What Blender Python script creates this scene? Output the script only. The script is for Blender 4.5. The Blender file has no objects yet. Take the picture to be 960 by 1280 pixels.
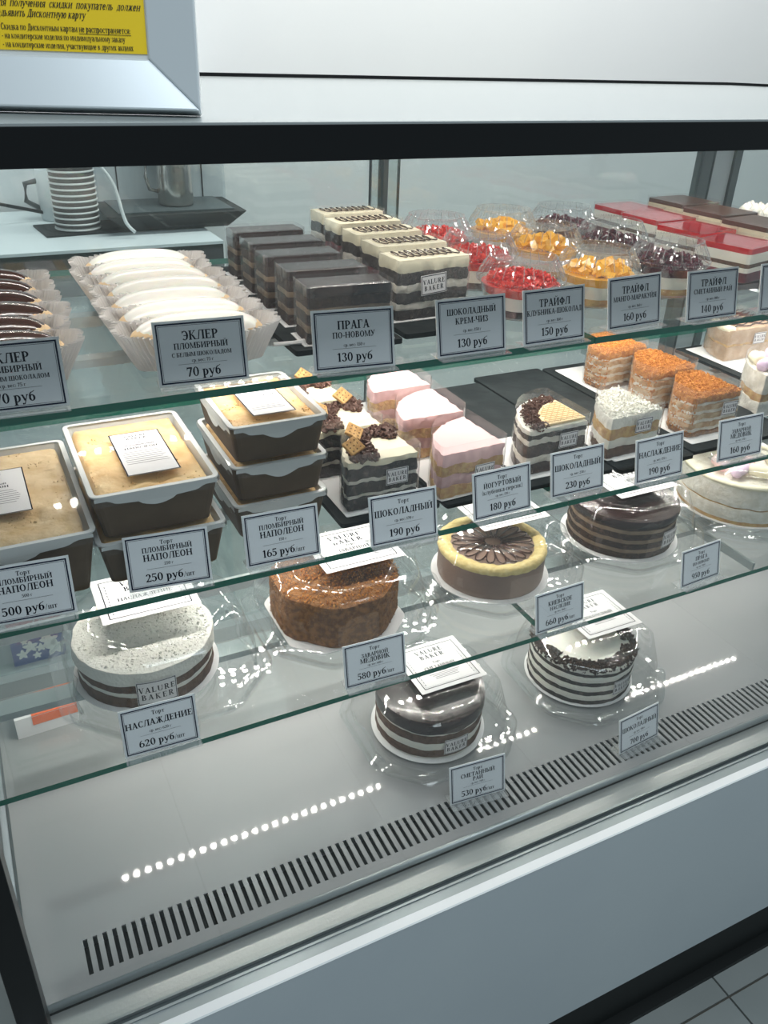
import bpy, math, random
from mathutils import Vector, Matrix, noise
random.seed(7)
PI = math.pi
sc = bpy.context.scene
col = sc.collection

# ------------------------------------------------------------------ camera, world, lights, exposure
CZ = 1.5
cam_d = bpy.data.cameras.new('camera'); cam = bpy.data.objects.new('camera', cam_d); col.objects.link(cam)
P_, Y_, R_ = 0.514850574, 0.478748586, 0.0387254947
fwd = Vector((math.sin(Y_)*math.cos(P_), math.cos(Y_)*math.cos(P_), -math.sin(P_)))
rt = Vector((math.cos(Y_), -math.sin(Y_), 0)); up = rt.cross(fwd)
r2 = rt*math.cos(R_) + up*math.sin(R_); u2 = -rt*math.sin(R_) + up*math.cos(R_)
mw = Matrix(((r2.x, u2.x, -fwd.x, 0), (r2.y, u2.y, -fwd.y, 0), (r2.z, u2.z, -fwd.z, CZ), (0, 0, 0, 1)))
cam.matrix_world = mw
cam_d.sensor_fit = 'AUTO'; cam_d.sensor_width = 36; cam_d.lens = 1044.27/1280*36; cam_d.clip_start = .02
sc.camera = cam
w = bpy.data.worlds.new('world'); sc.world = w; w.use_nodes = True
w.node_tree.nodes['Background'].inputs[0].default_value = (.76, .92, 1.0, 1)
w.node_tree.nodes['Background'].inputs[1].default_value = .29
def area(name, loc, rot, sx, sy, power, color):
    l = bpy.data.lights.new(name, 'AREA'); l.shape = 'RECTANGLE'; l.size = sx; l.size_y = sy; l.energy = power; l.color = color
    o = bpy.data.objects.new(name, l); col.objects.link(o); o.location = loc; o.rotation_euler = rot; return o
area('ceiling_lamp', (1.0, 1.35, 2.75), (math.radians(14), 0, 0), 2.4, .25, 40, (1, .98, .95))
area('ceiling_lamp', (.45, -.05, 2.75), (0, 0, 0), 1.3, .6, 17, (.85, .94, 1))
LED_L = 250
sc.view_settings.view_transform = 'Standard'; sc.view_settings.look = 'None'; sc.view_settings.exposure = 0.0; sc.view_settings.gamma = 1
sc.cycles.transparent_max_bounces = 40; sc.cycles.max_bounces = 10

# ------------------------------------------------------------------ materials
MT = {}
def mat(name, c=(.8, .8, .8), rough=.5, metal=0, c2=None, nscale=40, bump=0, bscale=200, coat=0, sss=0, emit=0, spec=.5, wave=None, detail=4, lo=.4, hi=.6, crough=.05):
    m = bpy.data.materials.new(name); m.use_nodes = True; nt = m.node_tree; n = nt.nodes; L = nt.links
    b = n['Principled BSDF']; b.inputs['Base Color'].default_value = (*c, 1); b.inputs['Roughness'].default_value = rough
    b.inputs['Metallic'].default_value = metal; b.inputs['Coat Weight'].default_value = coat; b.inputs['Coat Roughness'].default_value = crough
    b.inputs['Specular IOR Level'].default_value = spec
    if sss: b.inputs['Subsurface Weight'].default_value = sss; b.inputs['Subsurface Scale'].default_value = .004
    tc = n.new('ShaderNodeTexCoord')
    if c2 is not None:
        t = n.new('ShaderNodeTexNoise'); t.inputs['Scale'].default_value = nscale; t.inputs['Detail'].default_value = detail
        L.new(tc.outputs['Object'], t.inputs['Vector'])
        r = n.new('ShaderNodeValToRGB'); r.color_ramp.elements[0].position = lo; r.color_ramp.elements[1].position = hi
        r.color_ramp.elements[0].color = (*c, 1); r.color_ramp.elements[1].color = (*c2, 1)
        L.new(t.outputs['Fac'], r.inputs['Fac']); L.new(r.outputs['Color'], b.inputs['Base Color'])
    if bump:
        t2 = n.new('ShaderNodeTexNoise'); t2.inputs['Scale'].default_value = bscale; t2.inputs['Detail'].default_value = 5
        L.new(tc.outputs['Object'], t2.inputs['Vector'])
        bp = n.new('ShaderNodeBump'); bp.inputs['Strength'].default_value = bump; bp.inputs['Distance'].default_value = .002
        L.new(t2.outputs['Fac'], bp.inputs['Height']); L.new(bp.outputs['Normal'], b.inputs['Normal'])
    if emit: b.inputs['Emission Color'].default_value = (*c, 1); b.inputs['Emission Strength'].default_value = emit
    MT[name] = m; return m
def clear(name, tint=(.97, .98, .98), rough=.02, base=.05, edge=.7, haze=0, bump=0, bscale=25, hazec=(.9, .92, .93)):
    m = bpy.data.materials.new(name); m.use_nodes = True; nt = m.node_tree; n = nt.nodes; L = nt.links; n.clear()
    out = n.new('ShaderNodeOutputMaterial'); tr = n.new('ShaderNodeBsdfTransparent'); tr.inputs[0].default_value = (*tint, 1)
    gl = n.new('ShaderNodeBsdfGlossy'); gl.inputs['Roughness'].default_value = rough
    lw = n.new('ShaderNodeLayerWeight'); lw.inputs['Blend'].default_value = .35
    pw = n.new('ShaderNodeMath'); pw.operation = 'POWER'; pw.inputs[1].default_value = 3
    ma = n.new('ShaderNodeMath'); ma.operation = 'MULTIPLY_ADD'; ma.inputs[1].default_value = edge; ma.inputs[2].default_value = base
    L.new(lw.outputs['Facing'], pw.inputs[0]); L.new(pw.outputs[0], ma.inputs[0])
    src = tr
    if haze:
        df = n.new('ShaderNodeBsdfDiffuse'); df.inputs[0].default_value = (*hazec, 1)
        mx0 = n.new('ShaderNodeMixShader'); mx0.inputs[0].default_value = haze
        L.new(tr.outputs[0], mx0.inputs[1]); L.new(df.outputs[0], mx0.inputs[2]); src = mx0
    mx = n.new('ShaderNodeMixShader'); L.new(ma.outputs[0], mx.inputs[0]); L.new(src.outputs[0], mx.inputs[1]); L.new(gl.outputs[0], mx.inputs[2])
    if bump:
        tc = n.new('ShaderNodeTexCoord'); t2 = n.new('ShaderNodeTexNoise'); t2.inputs['Scale'].default_value = bscale; t2.inputs['Detail'].default_value = 2
        L.new(tc.outputs['Object'], t2.inputs['Vector']); bp = n.new('ShaderNodeBump'); bp.inputs['Strength'].default_value = bump; bp.inputs['Distance'].default_value = .004
        L.new(t2.outputs['Fac'], bp.inputs['Height']); L.new(bp.outputs['Normal'], gl.inputs['Normal']); L.new(bp.outputs['Normal'], lw.inputs['Normal'])
    L.new(mx.outputs[0], out.inputs[0]); MT[name] = m; return m
clear('glass', (.985, .99, .988), .01, .03, .5)
clear('shelf_glass', (.965, .982, .978), .015, .045, .6)
clear('door_glass', (.86, .90, .895), .03, .06, .4, haze=.035, hazec=(.55, .62, .62), bump=.15, bscale=6)
clear('plastic', (.965, .97, .97), .04, .07, .75, haze=.03, bump=.25, bscale=22)
clear('box_lid', (.985, .985, .985), .05, .04, .5, haze=.015, bump=.12, bscale=14)
clear('lid_plastic', (.97, .975, .975), .05, .07, .7, haze=.012, bump=.05, bscale=30)
clear('film', (.97, .97, .97), .06, .06, .8, haze=.06, bump=.3, bscale=30)
clear('acrylic', (.96, .97, .97), .05, .10, .7, haze=.16)
clear('cup_paper', (.8, .78, .77), .5, .0, .12, haze=.62, hazec=(.93, .91, .9))
mat('white_wall', (.86, .88, .87), .45, c2=(.82, .84, .84), nscale=1.2)
mat('worktop', (.72, .80, .82), .3)
mat('white_panel', (.62, .68, .71), .35, c2=(.58, .64, .68), nscale=2)
mat('white_edge', (.86, .87, .88), .3)
mat('top_panel', (.37, .405, .405), .2)
mat('deck_steel', (.30, .305, .31), .42, metal=.0, coat=1, c2=(.275, .285, .29), nscale=3, spec=.3, crough=.05)
mat('ledge_steel', (.40, .42, .41), .28, metal=.35, bump=.12, bscale=260)
mat('aluminium', (.38, .42, .43), .35, metal=.6)
mat('dark_rail', (.07, .09, .095), .4)
mat('black', (.006, .007, .008), .3, spec=.3)
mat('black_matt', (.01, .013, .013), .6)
mat('slate', (.010, .014, .015), .7, spec=.2, c2=(.018, .023, .024), nscale=30, bump=.5, bscale=90)
mat('tile', (.40, .43, .42), .25, c2=(.36, .39, .38), nscale=4)
mat('grout', (.13, .12, .10), .9)
mat('glass_edge', (.004, .13, .085), .25, spec=.6)
mat('paper', (.82, .82, .82), .6)
mat('card', (.80, .83, .86), .55)
mat('frost_rim', (.80, .83, .84), .3)
mat('ink', (.008, .010, .02), .9, spec=0)
mat('navy', (.010, .016, .045), .9, spec=0)
mat('fine_ink', (.16, .16, .18), .9, spec=0)
mat('label', (.78, .77, .78), .6, spec=.2)
mat('led', (1, .95, .87), emit=LED_L); mat('led_top', (1, .96, .90), emit=LED_L*.62)
mat('kraft', (.115, .075, .042), .65, c2=(.10, .064, .035), nscale=60)
mat('box_white', (.72, .74, .73), .5)
mat('custard', (.95, .68, .32), .55, c2=(.82, .46, .15), nscale=45, bump=1, bscale=120, lo=.35, hi=.75)
mat('custard_pale', (.84, .64, .38), .6, c2=(.66, .44, .20), nscale=45, bump=1, bscale=120, lo=.35, hi=.7)
mat('chocolate', (.050, .017, .010), .18, coat=.4, spec=.6)
mat('choc_glaze', (.024, .010, .009), .22, coat=.15, c2=(.034, .016, .014), nscale=25)
mat('choc_sponge', (.035, .016, .010), .9, c2=(.14, .08, .05), lo=.5, hi=.8, nscale=180, bump=.9, bscale=500)
mat('dark_sponge', (.022, .014, .011), .9, c2=(.16, .12, .10), nscale=170, bump=.9, bscale=500, lo=.52, hi=.78)
mat('brown_layer', (.14, .075, .045), .8, c2=(.09, .045, .026), nscale=160, bump=.6, bscale=300)
mat('shavings', (.10, .042, .026), .6)
mat('tan_cream', (.27, .19, .12), .5, c2=(.20, .13, .08), nscale=60)
mat('cream', (.82, .80, .72), .45, bump=.35, bscale=90, sss=.1)
mat('cream_rough', (.80, .77, .69), .55, c2=(.70, .66, .56), nscale=90, bump=.9, bscale=200)
mat('ivory', (.84, .78, .58), .45, bump=.2, bscale=80)
mat('white_icing', (.90, .87, .80), .22, coat=.3, sss=.1)
mat('choux', (.72, .52, .30), .6)
mat('pink', (.84, .54, .54), .5, c2=(.86, .58, .57), nscale=14, bump=.15, bscale=60)
mat('pink_mousse', (.66, .42, .42), .6, c2=(.55, .34, .34), nscale=50)
mat('yellow_sponge', (.62, .42, .17), .85, c2=(.50, .28, .12), nscale=110, bump=.9, bscale=300)
mat('honey_crumb', (.62, .27, .055), .85, c2=(.42, .15, .03), nscale=160, bump=1, bscale=350)
mat('honey_dark', (.30, .13, .035), .85, c2=(.17, .07, .02), nscale=150, bump=1, bscale=330)
mat('honey_layer', (.42, .25, .12), .85, c2=(.62, .47, .30), nscale=80, bump=.8, bscale=250)
mat('coconut', (.84, .83, .76), .7, bump=1, bscale=260)
mat('kiev_side', (.27, .18, .14), .45, c2=(.24, .155, .12), nscale=20)
mat('kiev_rim', (.80, .66, .30), .6, c2=(.72, .56, .22), nscale=120, bump=.9, bscale=200)
mat('kiev_top', (.27, .185, .145), .4)
mat('biscuit', (.70, .42, .16), .8, c2=(.55, .30, .10), nscale=150, bump=.6, bscale=300)
mat('waffle', (.82, .64, .36), .7)
mat('waffle_line', (.62, .42, .20), .7)
mat('strawberry', (.62, .02, .02), .15, coat=.6, c2=(.75, .06, .04), nscale=120)
mat('jelly_red', (.55, .008, .016), .08, coat=.8)
mat('mango', (.85, .42, .03), .2, coat=.5, c2=(.9, .52, .08), nscale=80)
mat('blueberry', (.05, .008, .018), .2, coat=.5, c2=(.10, .015, .03), nscale=100)
mat('berry_layer', (.10, .02, .03), .4, c2=(.2, .03, .04), nscale=60)
mat('choc_top', (.085, .045, .03), .3, c2=(.10, .055, .04), nscale=15)
mat('coffee_cream', (.50, .36, .24), .5, c2=(.42, .28, .17), nscale=70, bump=.4, bscale=120)
mat('lilac', (.70, .55, .72), .5); mat('sky_blue', (.55, .66, .85), .5)
mat('steel', (.55, .53, .50), .2, metal=1)
mat('machine_grey', (.62, .68, .70), .35)
mat('cup_side', (.07, .06, .055), .5)
mat('cable_white', (.70, .73, .73), .5)
mat('milk_blue', (.02, .05, .28), .35); mat('milk_red', (.55, .03, .04), .35)
mat('orange', (.80, .14, .03), .4)
mat('frame_silver', (.74, .79, .82), .30, metal=.25)
mat('poster_yellow', (.95, .66, .015), .4)
mat('led_profile', (.5, .53, .54), .4)
mat('door_frame', (.30, .35, .37), .4, metal=.3)

# ------------------------------------------------------------------ object helpers
def link(name, me, parent=None, m=None, loc=None, rot=None):
    o = bpy.data.objects.new(name, me); col.objects.link(o)
    if m is not None and me is not None and not me.materials:
        for q in (m if isinstance(m, (list, tuple)) else [m]): me.materials.append(MT[q])
    if parent is not None: o.parent = parent
    if loc is not None: o.location = loc
    if rot is not None: o.rotation_euler = rot
    return o
def thing(name, label, cat, loc=(0, 0, 0), rz=0, group=None, me=None, m=None):
    o = link(name, me, None, m, loc, (0, 0, rz)); o['label'] = label; o['category'] = cat
    if group: o['group'] = group
    return o
class MB:
    sharp = 0
    def __init__(s): s.v = []; s.f = []; s.mi = []
    def add(s, v, f, mi=0):
        b = len(s.v); s.v += [tuple(p) for p in v]; s.f += [tuple(i+b for i in q) for q in f]; s.mi += [mi]*len(f)
    def box(s, x0, y0, z0, x1, y1, z1, mi=0, side_mi=None):
        v = [(x0, y0, z0), (x1, y0, z0), (x1, y1, z0), (x0, y1, z0), (x0, y0, z1), (x1, y0, z1), (x1, y1, z1), (x0, y1, z1)]
        s.add(v, [(3, 2, 1, 0), (4, 5, 6, 7)], mi); s.add(v, [(0, 1, 5, 4), (1, 2, 6, 5), (2, 3, 7, 6), (3, 0, 4, 7)], mi if side_mi is None else side_mi)
    def tube(s, pts, r, n=6, mi=0):
        pts = [Vector(p) for p in pts]; rings = []
        for i, p in enumerate(pts):
            t = (pts[min(i+1, len(pts)-1)] - pts[max(i-1, 0)]); t = t.normalized() if t.length else Vector((0, 0, 1))
            a = t.orthogonal() if abs(t.z) > .95 else t.cross(Vector((0, 0, 1))); a.normalize(); b = t.cross(a)
            rr = r[i] if isinstance(r, (list, tuple)) else r
            rings.append([p + a*math.cos(2*PI*k/n)*rr + b*math.sin(2*PI*k/n)*rr for k in range(n)])
        v = [q for g in rings for q in g]; f = []
        for i in range(len(rings)-1):
            for k in range(n): f.append((i*n+k, i*n+(k+1) % n, (i+1)*n+(k+1) % n, (i+1)*n+k))
        f.append(tuple(range(n-1, -1, -1))); f.append(tuple((len(rings)-1)*n+k for k in range(n))); s.add(v, f, mi)
    def loft(s, rings, cap0=True, cap1=True, mi=0):
        n = len(rings[0]); v = [p for g in rings for p in g]; f = []
        for i in range(len(rings)-1):
            for k in range(n): f.append((i*n+k, i*n+(k+1) % n, (i+1)*n+(k+1) % n, (i+1)*n+k))
        if cap0: f.append(tuple(range(n-1, -1, -1)))
        if cap1: f.append(tuple((len(rings)-1)*n+k for k in range(n)))
        s.add(v, f, mi)
    def chip(s, c, r, flat=1, mi=0):
        a = random.random()*PI; v = []
        R = Matrix.Rotation(random.random()*6, 3, Vector((random.random()-.5, random.random()-.5, random.random()-.5+.01)).normalized())
        for d in ((1, 0, 0), (-1, 0, 0), (0, 1, 0), (0, -1, 0), (0, 0, flat), (0, 0, -flat)):
            v.append(Vector(c) + R @ (Vector(d)*r*random.uniform(.7, 1.2)))
        s.add(v, [(0, 2, 4), (2, 1, 4), (1, 3, 4), (3, 0, 4), (2, 0, 5), (1, 2, 5), (3, 1, 5), (0, 3, 5)], mi)
    def block(s, c, sx, sy, sz, R=None, mi=0):
        R = R or Matrix.Identity(3); v = [Vector(c) + R @ Vector((x*sx/2, y*sy/2, z*sz/2)) for z in (-1, 1) for x, y in ((-1, -1), (1, -1), (1, 1), (-1, 1))]
        s.add(v, [(3, 2, 1, 0), (4, 5, 6, 7), (0, 1, 5, 4), (1, 2, 6, 5), (2, 3, 7, 6), (3, 0, 4, 7)], mi)
    def mesh(s, name='m', smooth=False):
        me = bpy.data.meshes.new(name); me.from_pydata(s.v, [], s.f)
        if any(s.mi): me.polygons.foreach_set('material_index', s.mi)
        if smooth: me.polygons.foreach_set('use_smooth', [True]*len(me.polygons))
        me.update()
        if s.sharp and smooth: me.set_sharp_from_angle(angle=math.radians(s.sharp))
        return me
    def obj(s, name, m, parent=None, loc=None, rot=None, smooth=False, bevel=0):
        o = link(name, s.mesh(name, smooth), parent, m, loc, rot)
        if bevel:
            b = o.modifiers.new('b', 'BEVEL'); b.width = bevel; b.segments = 2; b.limit_method = 'ANGLE'
        return o
def rndrot(): return Matrix.Rotation(random.uniform(0, 6.28), 3, 'Z') @ Matrix.Rotation(random.uniform(-.9, .9), 3, 'X') @ Matrix.Rotation(random.uniform(-.9, .9), 3, 'Y')
def circle(r, n=72, cx=0, cy=0): return [(cx+r*math.cos(2*PI*k/n), cy+r*math.sin(2*PI*k/n)) for k in range(n)]
def resample(p, n):
    q = p + [p[0]]; L = [0]
    for a, b in zip(q, q[1:]): L.append(L[-1]+math.hypot(b[0]-a[0], b[1]-a[1]))
    out = []; j = 0
    for k in range(n):
        t = L[-1]*k/n
        while L[j+1] < t: j += 1
        u = (t-L[j])/max(1e-9, L[j+1]-L[j]); out.append((q[j][0]+(q[j+1][0]-q[j][0])*u, q[j][1]+(q[j+1][1]-q[j][1])*u))
    return out
def rrect(w_, d_, r=.01, n=5, cx=0, cy=0):
    o = []
    for sx, sy, a0 in ((1, 1, 0), (-1, 1, 90), (-1, -1, 180), (1, -1, 270)):
        for k in range(n+1):
            a = math.radians(a0+90*k/n); o.append((cx+sx*(w_/2-r)+r*math.cos(a), cy+sy*(d_/2-r)+r*math.sin(a)))
    return o
def octo(w_, c, r=.006):
    h = w_/2; p = [(h, -h+c), (h, h-c), (h-c, h), (-h+c, h), (-h, h-c), (-h, -h+c), (-h+c, -h), (h-c, -h)]
    return roundpoly(p, r)
def roundpoly(p, r, n=3):
    o = []; N = len(p)
    for i in range(N):
        a, b, c = Vector(p[i-1]), Vector(p[i]), Vector(p[(i+1) % N]); u = (a-b).normalized(); v = (c-b).normalized()
        p0 = b+u*r; p1 = b+v*r
        for k in range(n+1):
            t = k/n; q = p0*(1-t)**2 + b*2*t*(1-t) + p1*t*t; o.append((q.x, q.y))
    return o
def quarter(r, sq=0, n=120, rr=.004):
    # quarter of a cake, apex at the origin (front right), cut faces along -x and +y
    if sq: p = [(0, 0), (0, r), (-r*.45, r), (-r, r*.45), (-r, 0)]; return resample(roundpoly(p, rr*2), n)
    p = [(0, 0)] + [(-r*math.sin(a), r*math.cos(a)) for a in [PI/2*k/24 for k in range(25)]]
    return resample(p, n)
def scale_out(p, s_, c=None):
    c = c or (sum(q[0] for q in p)/len(p), sum(q[1] for q in p)/len(p)); return [(c[0]+(q[0]-c[0])*s_, c[1]+(q[1]-c[1])*s_) for q in p]
def offset(p, d):
    n = len(p); o = []
    A = sum(p[i][0]*p[(i+1) % n][1]-p[(i+1) % n][0]*p[i][1] for i in range(n)); sg = 1 if A > 0 else -1
    for i in range(n):
        a = p[i-1]; b = p[(i+1) % n]; t = Vector((b[0]-a[0], b[1]-a[1])); 
        if t.length < 1e-9: o.append(p[i]); continue
        t.normalize(); o.append((p[i][0]+sg*t.y*d, p[i][1]-sg*t.x*d))
    return o
def body(out, z0, z1, amp=.0008, freq=120, topamp=0, seed=0, bev=.001, rings=6, wavy=0, wfreq=40, flat_top=False):
    """solid of a plan outline with lumpy sides and top"""
    n = len(out); cx = sum(q[0] for q in out)/n; cy = sum(q[1] for q in out)/n; nz = max(2, int((z1-z0)/.004)+1)
    A = sum(out[i][0]*out[(i+1) % n][1]-out[(i+1) % n][0]*out[i][1] for i in range(n))
    if A < 0: out = out[::-1]
    R = []
    for j in range(nz+1):
        z = z0+(z1-z0)*j/nz; g = []
        for i, (x, y) in enumerate(out):
            a = out[i-1]; b = out[(i+1) % n]; t = Vector((b[0]-a[0], b[1]-a[1])).normalized(); nx, ny = t.y, -t.x
            d = noise.noise(Vector((x*freq+seed, y*freq, z*freq)))*amp - (bev if j in (0, nz) else 0)
            zz = z
            if wavy: zz += noise.noise(Vector((x*wfreq, y*wfreq, 7)))*wavy*(1 if j == 0 else (0 if flat_top else 1))*(1 if z0 > .012 or j else 0)
            g.append((x+nx*d, y+ny*d, zz))
        R.append(g)
    for k in range(1, rings):
        s_ = 1-k/rings; g = []
        for (x, y, _z) in R[nz]:
            X = cx+(x-cx)*s_; Y = cy+(y-cy)*s_; wz = (_z-z1)*s_
            g.append((X, Y, z1+wz+bev*.7+(noise.noise(Vector((X*freq, Y*freq, seed)))*topamp if topamp else 0)))
        R.append(g)
    m = MB(); m.loft(R, True, True); m.sharp = 38; return m
def lathe(prof, n=48, flute=0, nf=24, f0=0, f1=99):
    m = MB(); R = []
    for i, (r, z) in enumerate(prof):
        g = []
        for k in range(n):
            a = 2*PI*k/n; q = r*(1+(flute*math.cos(a*nf) if f0 <= i <= f1 else 0)); g.append((q*math.cos(a), q*math.sin(a), z))
        R.append(g)
    m.loft(R, False, False); return m

# ------------------------------------------------------------------ lettering: a bold serif cut from strokes
T_, t_, S_, B_ = .20, .085, .075, .07
def _q(x0, y0, x1, y1): return [(x0, y0), (x1, y0), (x1, y1), (x0, y1)]
def V(x, y0=0, y1=1, w=T_, b=1, t=1):
    o = [_q(x, y0, x+w, y1)]
    if b: o.append(_q(x-S_, y0, x+w+S_, y0+B_))
    if t: o.append(_q(x-S_, y1-B_, x+w+S_, y1))
    return o
def H(x0, x1, y, w=t_): return [_q(x0, y-w/2, x1, y+w/2)]
def D(x0, y0, x1, y1, w=T_): return [[(x0-w/2, y0), (x0+w/2, y0), (x1+w/2, y1), (x1-w/2, y1)]]
def F(x, y=0, w=.13): return [_q(x-w, y if y < .5 else y-B_, x+w, y+B_ if y < .5 else y)]
def A(cx, cy, rx, ry, a0=0, a1=360, wx=T_, wy=t_, n=14):
    o = []
    for k in range(n):
        p = [math.radians(a0+(a1-a0)*(k+j)/n) for j in (0, 1)]
        o.append([(cx+rx*math.cos(p[0]), cy+ry*math.sin(p[0])), (cx+rx*math.cos(p[1]), cy+ry*math.sin(p[1])),
                  (cx+(rx-wx)*math.cos(p[1]), cy+(ry-wy)*math.sin(p[1])), (cx+(rx-wx)*math.cos(p[0]), cy+(ry-wy)*math.sin(p[0]))])
    return o
def dot(x, y=.08, r=.095): return [[(x+r*math.cos(k*PI/4), y+r*math.sin(k*PI/4)) for k in range(8)]]
G = {}
def g(ch, adv, *parts): G[ch] = (sum(parts, []), adv)
g('А', .86, D(.13, 0, .42, 1, t_*1.2), D(.68, 0, .42, 1, T_), H(.22, .58, .32), F(.12), F(.70, 0, .16)); G['A'] = G['А']
g('Б', .78, V(.1), H(.2, .62, .96), [_q(.58, .74, .65, 1)], A(.36, .29, .36, .29, -90, 90), H(.2, .38, .035), H(.2, .38, .545))
g('В', .80, V(.1), A(.36, .29, .36, .29, -90, 90), A(.34, .77, .31, .23, -90, 90), H(.2, .38, .035), H(.2, .38, .555), H(.2, .36, .965)); G['B'] = G['В']
g('Г', .70, V(.1), H(.2, .62, .96), [_q(.58, .72, .65, 1)])
g('Д', .86, D(.22, .06, .36, .97, t_*1.2), V(.56, .03, 1, T_, 0, 1), H(.3, .7, .965), H(.04, .84, .04), [_q(.04, -.2, .11, .06), _q(.77, -.2, .84, .06)])
g('Е', .74, V(.1), H(.2, .64, .96), H(.2, .66, .04), H(.2, .5, .52), [_q(.60, .74, .66, 1), _q(.62, 0, .68, .26), _q(.47, .40, .53, .64)]); G['E'] = G['Е']
g('Ж', 1.14, V(.48), D(.16, 0, .44, .5, T_*.85), D(.98, 0, .70, .5, T_*.85), D(.2, .97, .46, .5, .1), D(.94, .97, .68, .5, .1), F(.16), F(.98), F(.2, 1, .1), F(.94, 1, .1))
g('З', .66, A(.28, .29, .34, .29, -150, 90), A(.28, .77, .30, .23, -90, 150), [_q(.02, .12, .08, .32), _q(.04, .72, .1, .9)])
g('И', .96, V(.1), V(.66), D(.22, .05, .72, .95, .09))
g('Й', .96, V(.1), V(.66), D(.22, .05, .72, .95, .09), A(.47, 1.26, .17, .14, 180, 360, .07, .07))
g('К', .88, V(.1), D(.70, 0, .40, .52, T_), D(.66, .97, .30, .48, .09), F(.72, 0, .15), F(.66, 1, .13)); G['K'] = G['К']
g('Л', .90, D(.18, 0, .34, .97, t_*1.3), V(.62), H(.3, .7, .965), F(.14, 0, .12))
g('М', 1.08, V(.1, w=.09), V(.80), D(.18, 1, .50, .05, .15), D(.54, .05, .84, 1, .08))
g('Н', .96, V(.1), V(.66), H(.2, .7, .5)); G['H'] = G['Н']
g('О', .88, A(.43, .5, .39, .515, 0, 360, T_, t_, 24)); G['O'] = G['О']
g('П', .94, V(.1), V(.64), H(.2, .7, .965))
g('Р', .76, V(.1), A(.36, .71, .35, .29, -90, 90), H(.2, .38, .965), H(.2, .38, .455)); G['P'] = G['Р']
g('С', .76, A(.42, .5, .38, .515, 45, 315, T_, t_, 20), [_q(.65, .70, .71, 1), _q(.66, .06, .70, .24)]); G['C'] = G['С']
g('Т', .82, V(.32, t=0), H(.04, .78, .96), [_q(.04, .72, .10, 1), _q(.72, .72, .78, 1)]); G['T'] = G['Т']
g('У', .84, D(.16, 1, .46, .34, T_), D(.70, 1, .34, .04, .09), F(.16, 1, .14), F(.70, 1, .12), dot(.2, .1, .1))
g('Ф', .98, V(.41), A(.49, .52, .43, .33, 0, 360, T_, t_, 22))
g('Ч', .88, V(.60), V(.08, .5, 1, T_, 0, 1), A(.42, .56, .34, .16, 180, 290, T_, t_), H(.4, .65, .43))
g('Ш', 1.26, V(.1), V(.54), V(.98), H(.2, 1.1, .035))
g('Ы', 1.08, V(.1), A(.34, .29, .33, .29, -90, 90), H(.2, .36, .035), H(.2, .36, .545), V(.80))
g('Ь', .78, V(.1), A(.36, .29, .35, .29, -90, 90), H(.2, .38, .035), H(.2, .38, .545))
g('Э', .76, A(.34, .5, .38, .515, -135, 135, T_, t_, 20), H(.22, .6, .5), [_q(.06, .70, .12, 1)])
g('Я', .84, V(.56), A(.46, .71, .36, .29, 90, 270), H(.45, .6, .965), H(.45, .6, .455), D(.14, 0, .44, .45, T_), F(.12, 0, .12))
g('V', .84, D(.16, 1, .42, 0, T_), D(.70, 1, .44, 0, .08), F(.16, 1, .15), F(.70, 1, .12))
g('L', .74, V(.1), H(.2, .66, .04), [_q(.60, 0, .67, .28)])
g('U', .92, V(.1, .3, 1, T_, 0, 1), V(.70, .3, 1, .08, 0, 1), A(.44, .32, .34, .33, 180, 360, T_*.8, t_))
g('R', .86, V(.1), A(.36, .72, .33, .28, -90, 90), H(.2, .38, .965), H(.2, .38, .475), D(.72, 0, .42, .47, T_), F(.74, 0, .1))
g('0', .72, A(.36, .5, .32, .515, 0, 360, T_*.95, t_, 22))
g('1', .56, V(.2, t=0), D(.08, .8, .24, .95, .12))
g('2', .68, A(.32, .72, .29, .28, -35, 170, T_, t_), D(.12, .04, .48, .58, .13), H(.04, .62, .07, .14), [_q(.58, 0, .64, .26)])
g('3', .66, A(.30, .29, .33, .29, -150, 90), A(.30, .77, .28, .23, -90, 150), dot(.09, .16, .07), dot(.10, .84, .06))
g('4', .72, V(.38, w=.16, t=0), D(.08, .33, .42, 1, .08), H(.03, .68, .30, .1))
g('5', .66, A(.28, .32, .34, .33, -150, 100), H(.1, .58, .93, .14), [_q(.1, .5, .17, 1)], H(.1, .3, .58, .08))
g('6', .70, A(.36, .31, .33, .315, 0, 360, T_*.9, t_, 18), A(.46, .4, .42, .6, 95, 190, T_*.9, t_))
g('7', .66, H(.06, .62, .92, .15), D(.26, 0, .55, .9, .17), [_q(.06, .7, .12, 1)])
g('8', .70, A(.35, .27, .32, .28, 0, 360, T_*.9, t_, 16), A(.35, .76, .28, .24, 0, 360, T_*.85, t_, 16))
g('9', .70, A(.34, .69, .33, .315, 0, 360, T_*.9, t_, 18), A(.24, .6, .42, .6, -85, 10, T_*.9, t_))
g(' ', .34); g('.', .28, dot(.13)); g(':', .30, dot(.14), dot(.14, .5)); g('-', .42, H(.05, .37, .36, .1)); g(',', .28, dot(.13), D(.12, -.18, .17, .05, .09))
g('/', .5, D(.06, -.1, .42, 1.05, .08)); g('(', .36, A(.38, .45, .3, .65, 115, 245, .1, .06)); g(')', .36, A(-.02, .45, .3, .65, -65, 65, .1, .06)); g('%', 1.0, A(.22, .76, .2, .24, 0, 360, .1, .06), A(.78, .24, .2, .24, 0, 360, .1, .06), D(.25, 0, .75, 1, .07))
X = .70
def low(ch, base, k=X):
    p, a = G[base]; G[ch] = ([[(x*.82, y*k) for x, y in q] for q in p], a*.82)
for a, b in zip('вгзийклмнпстшыьэячжд', 'ВГЗИЙКЛМНПСТШЫЬЭЯЧЖД'): low(a, b)
low('о', 'О'); low('х', 'К')
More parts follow.
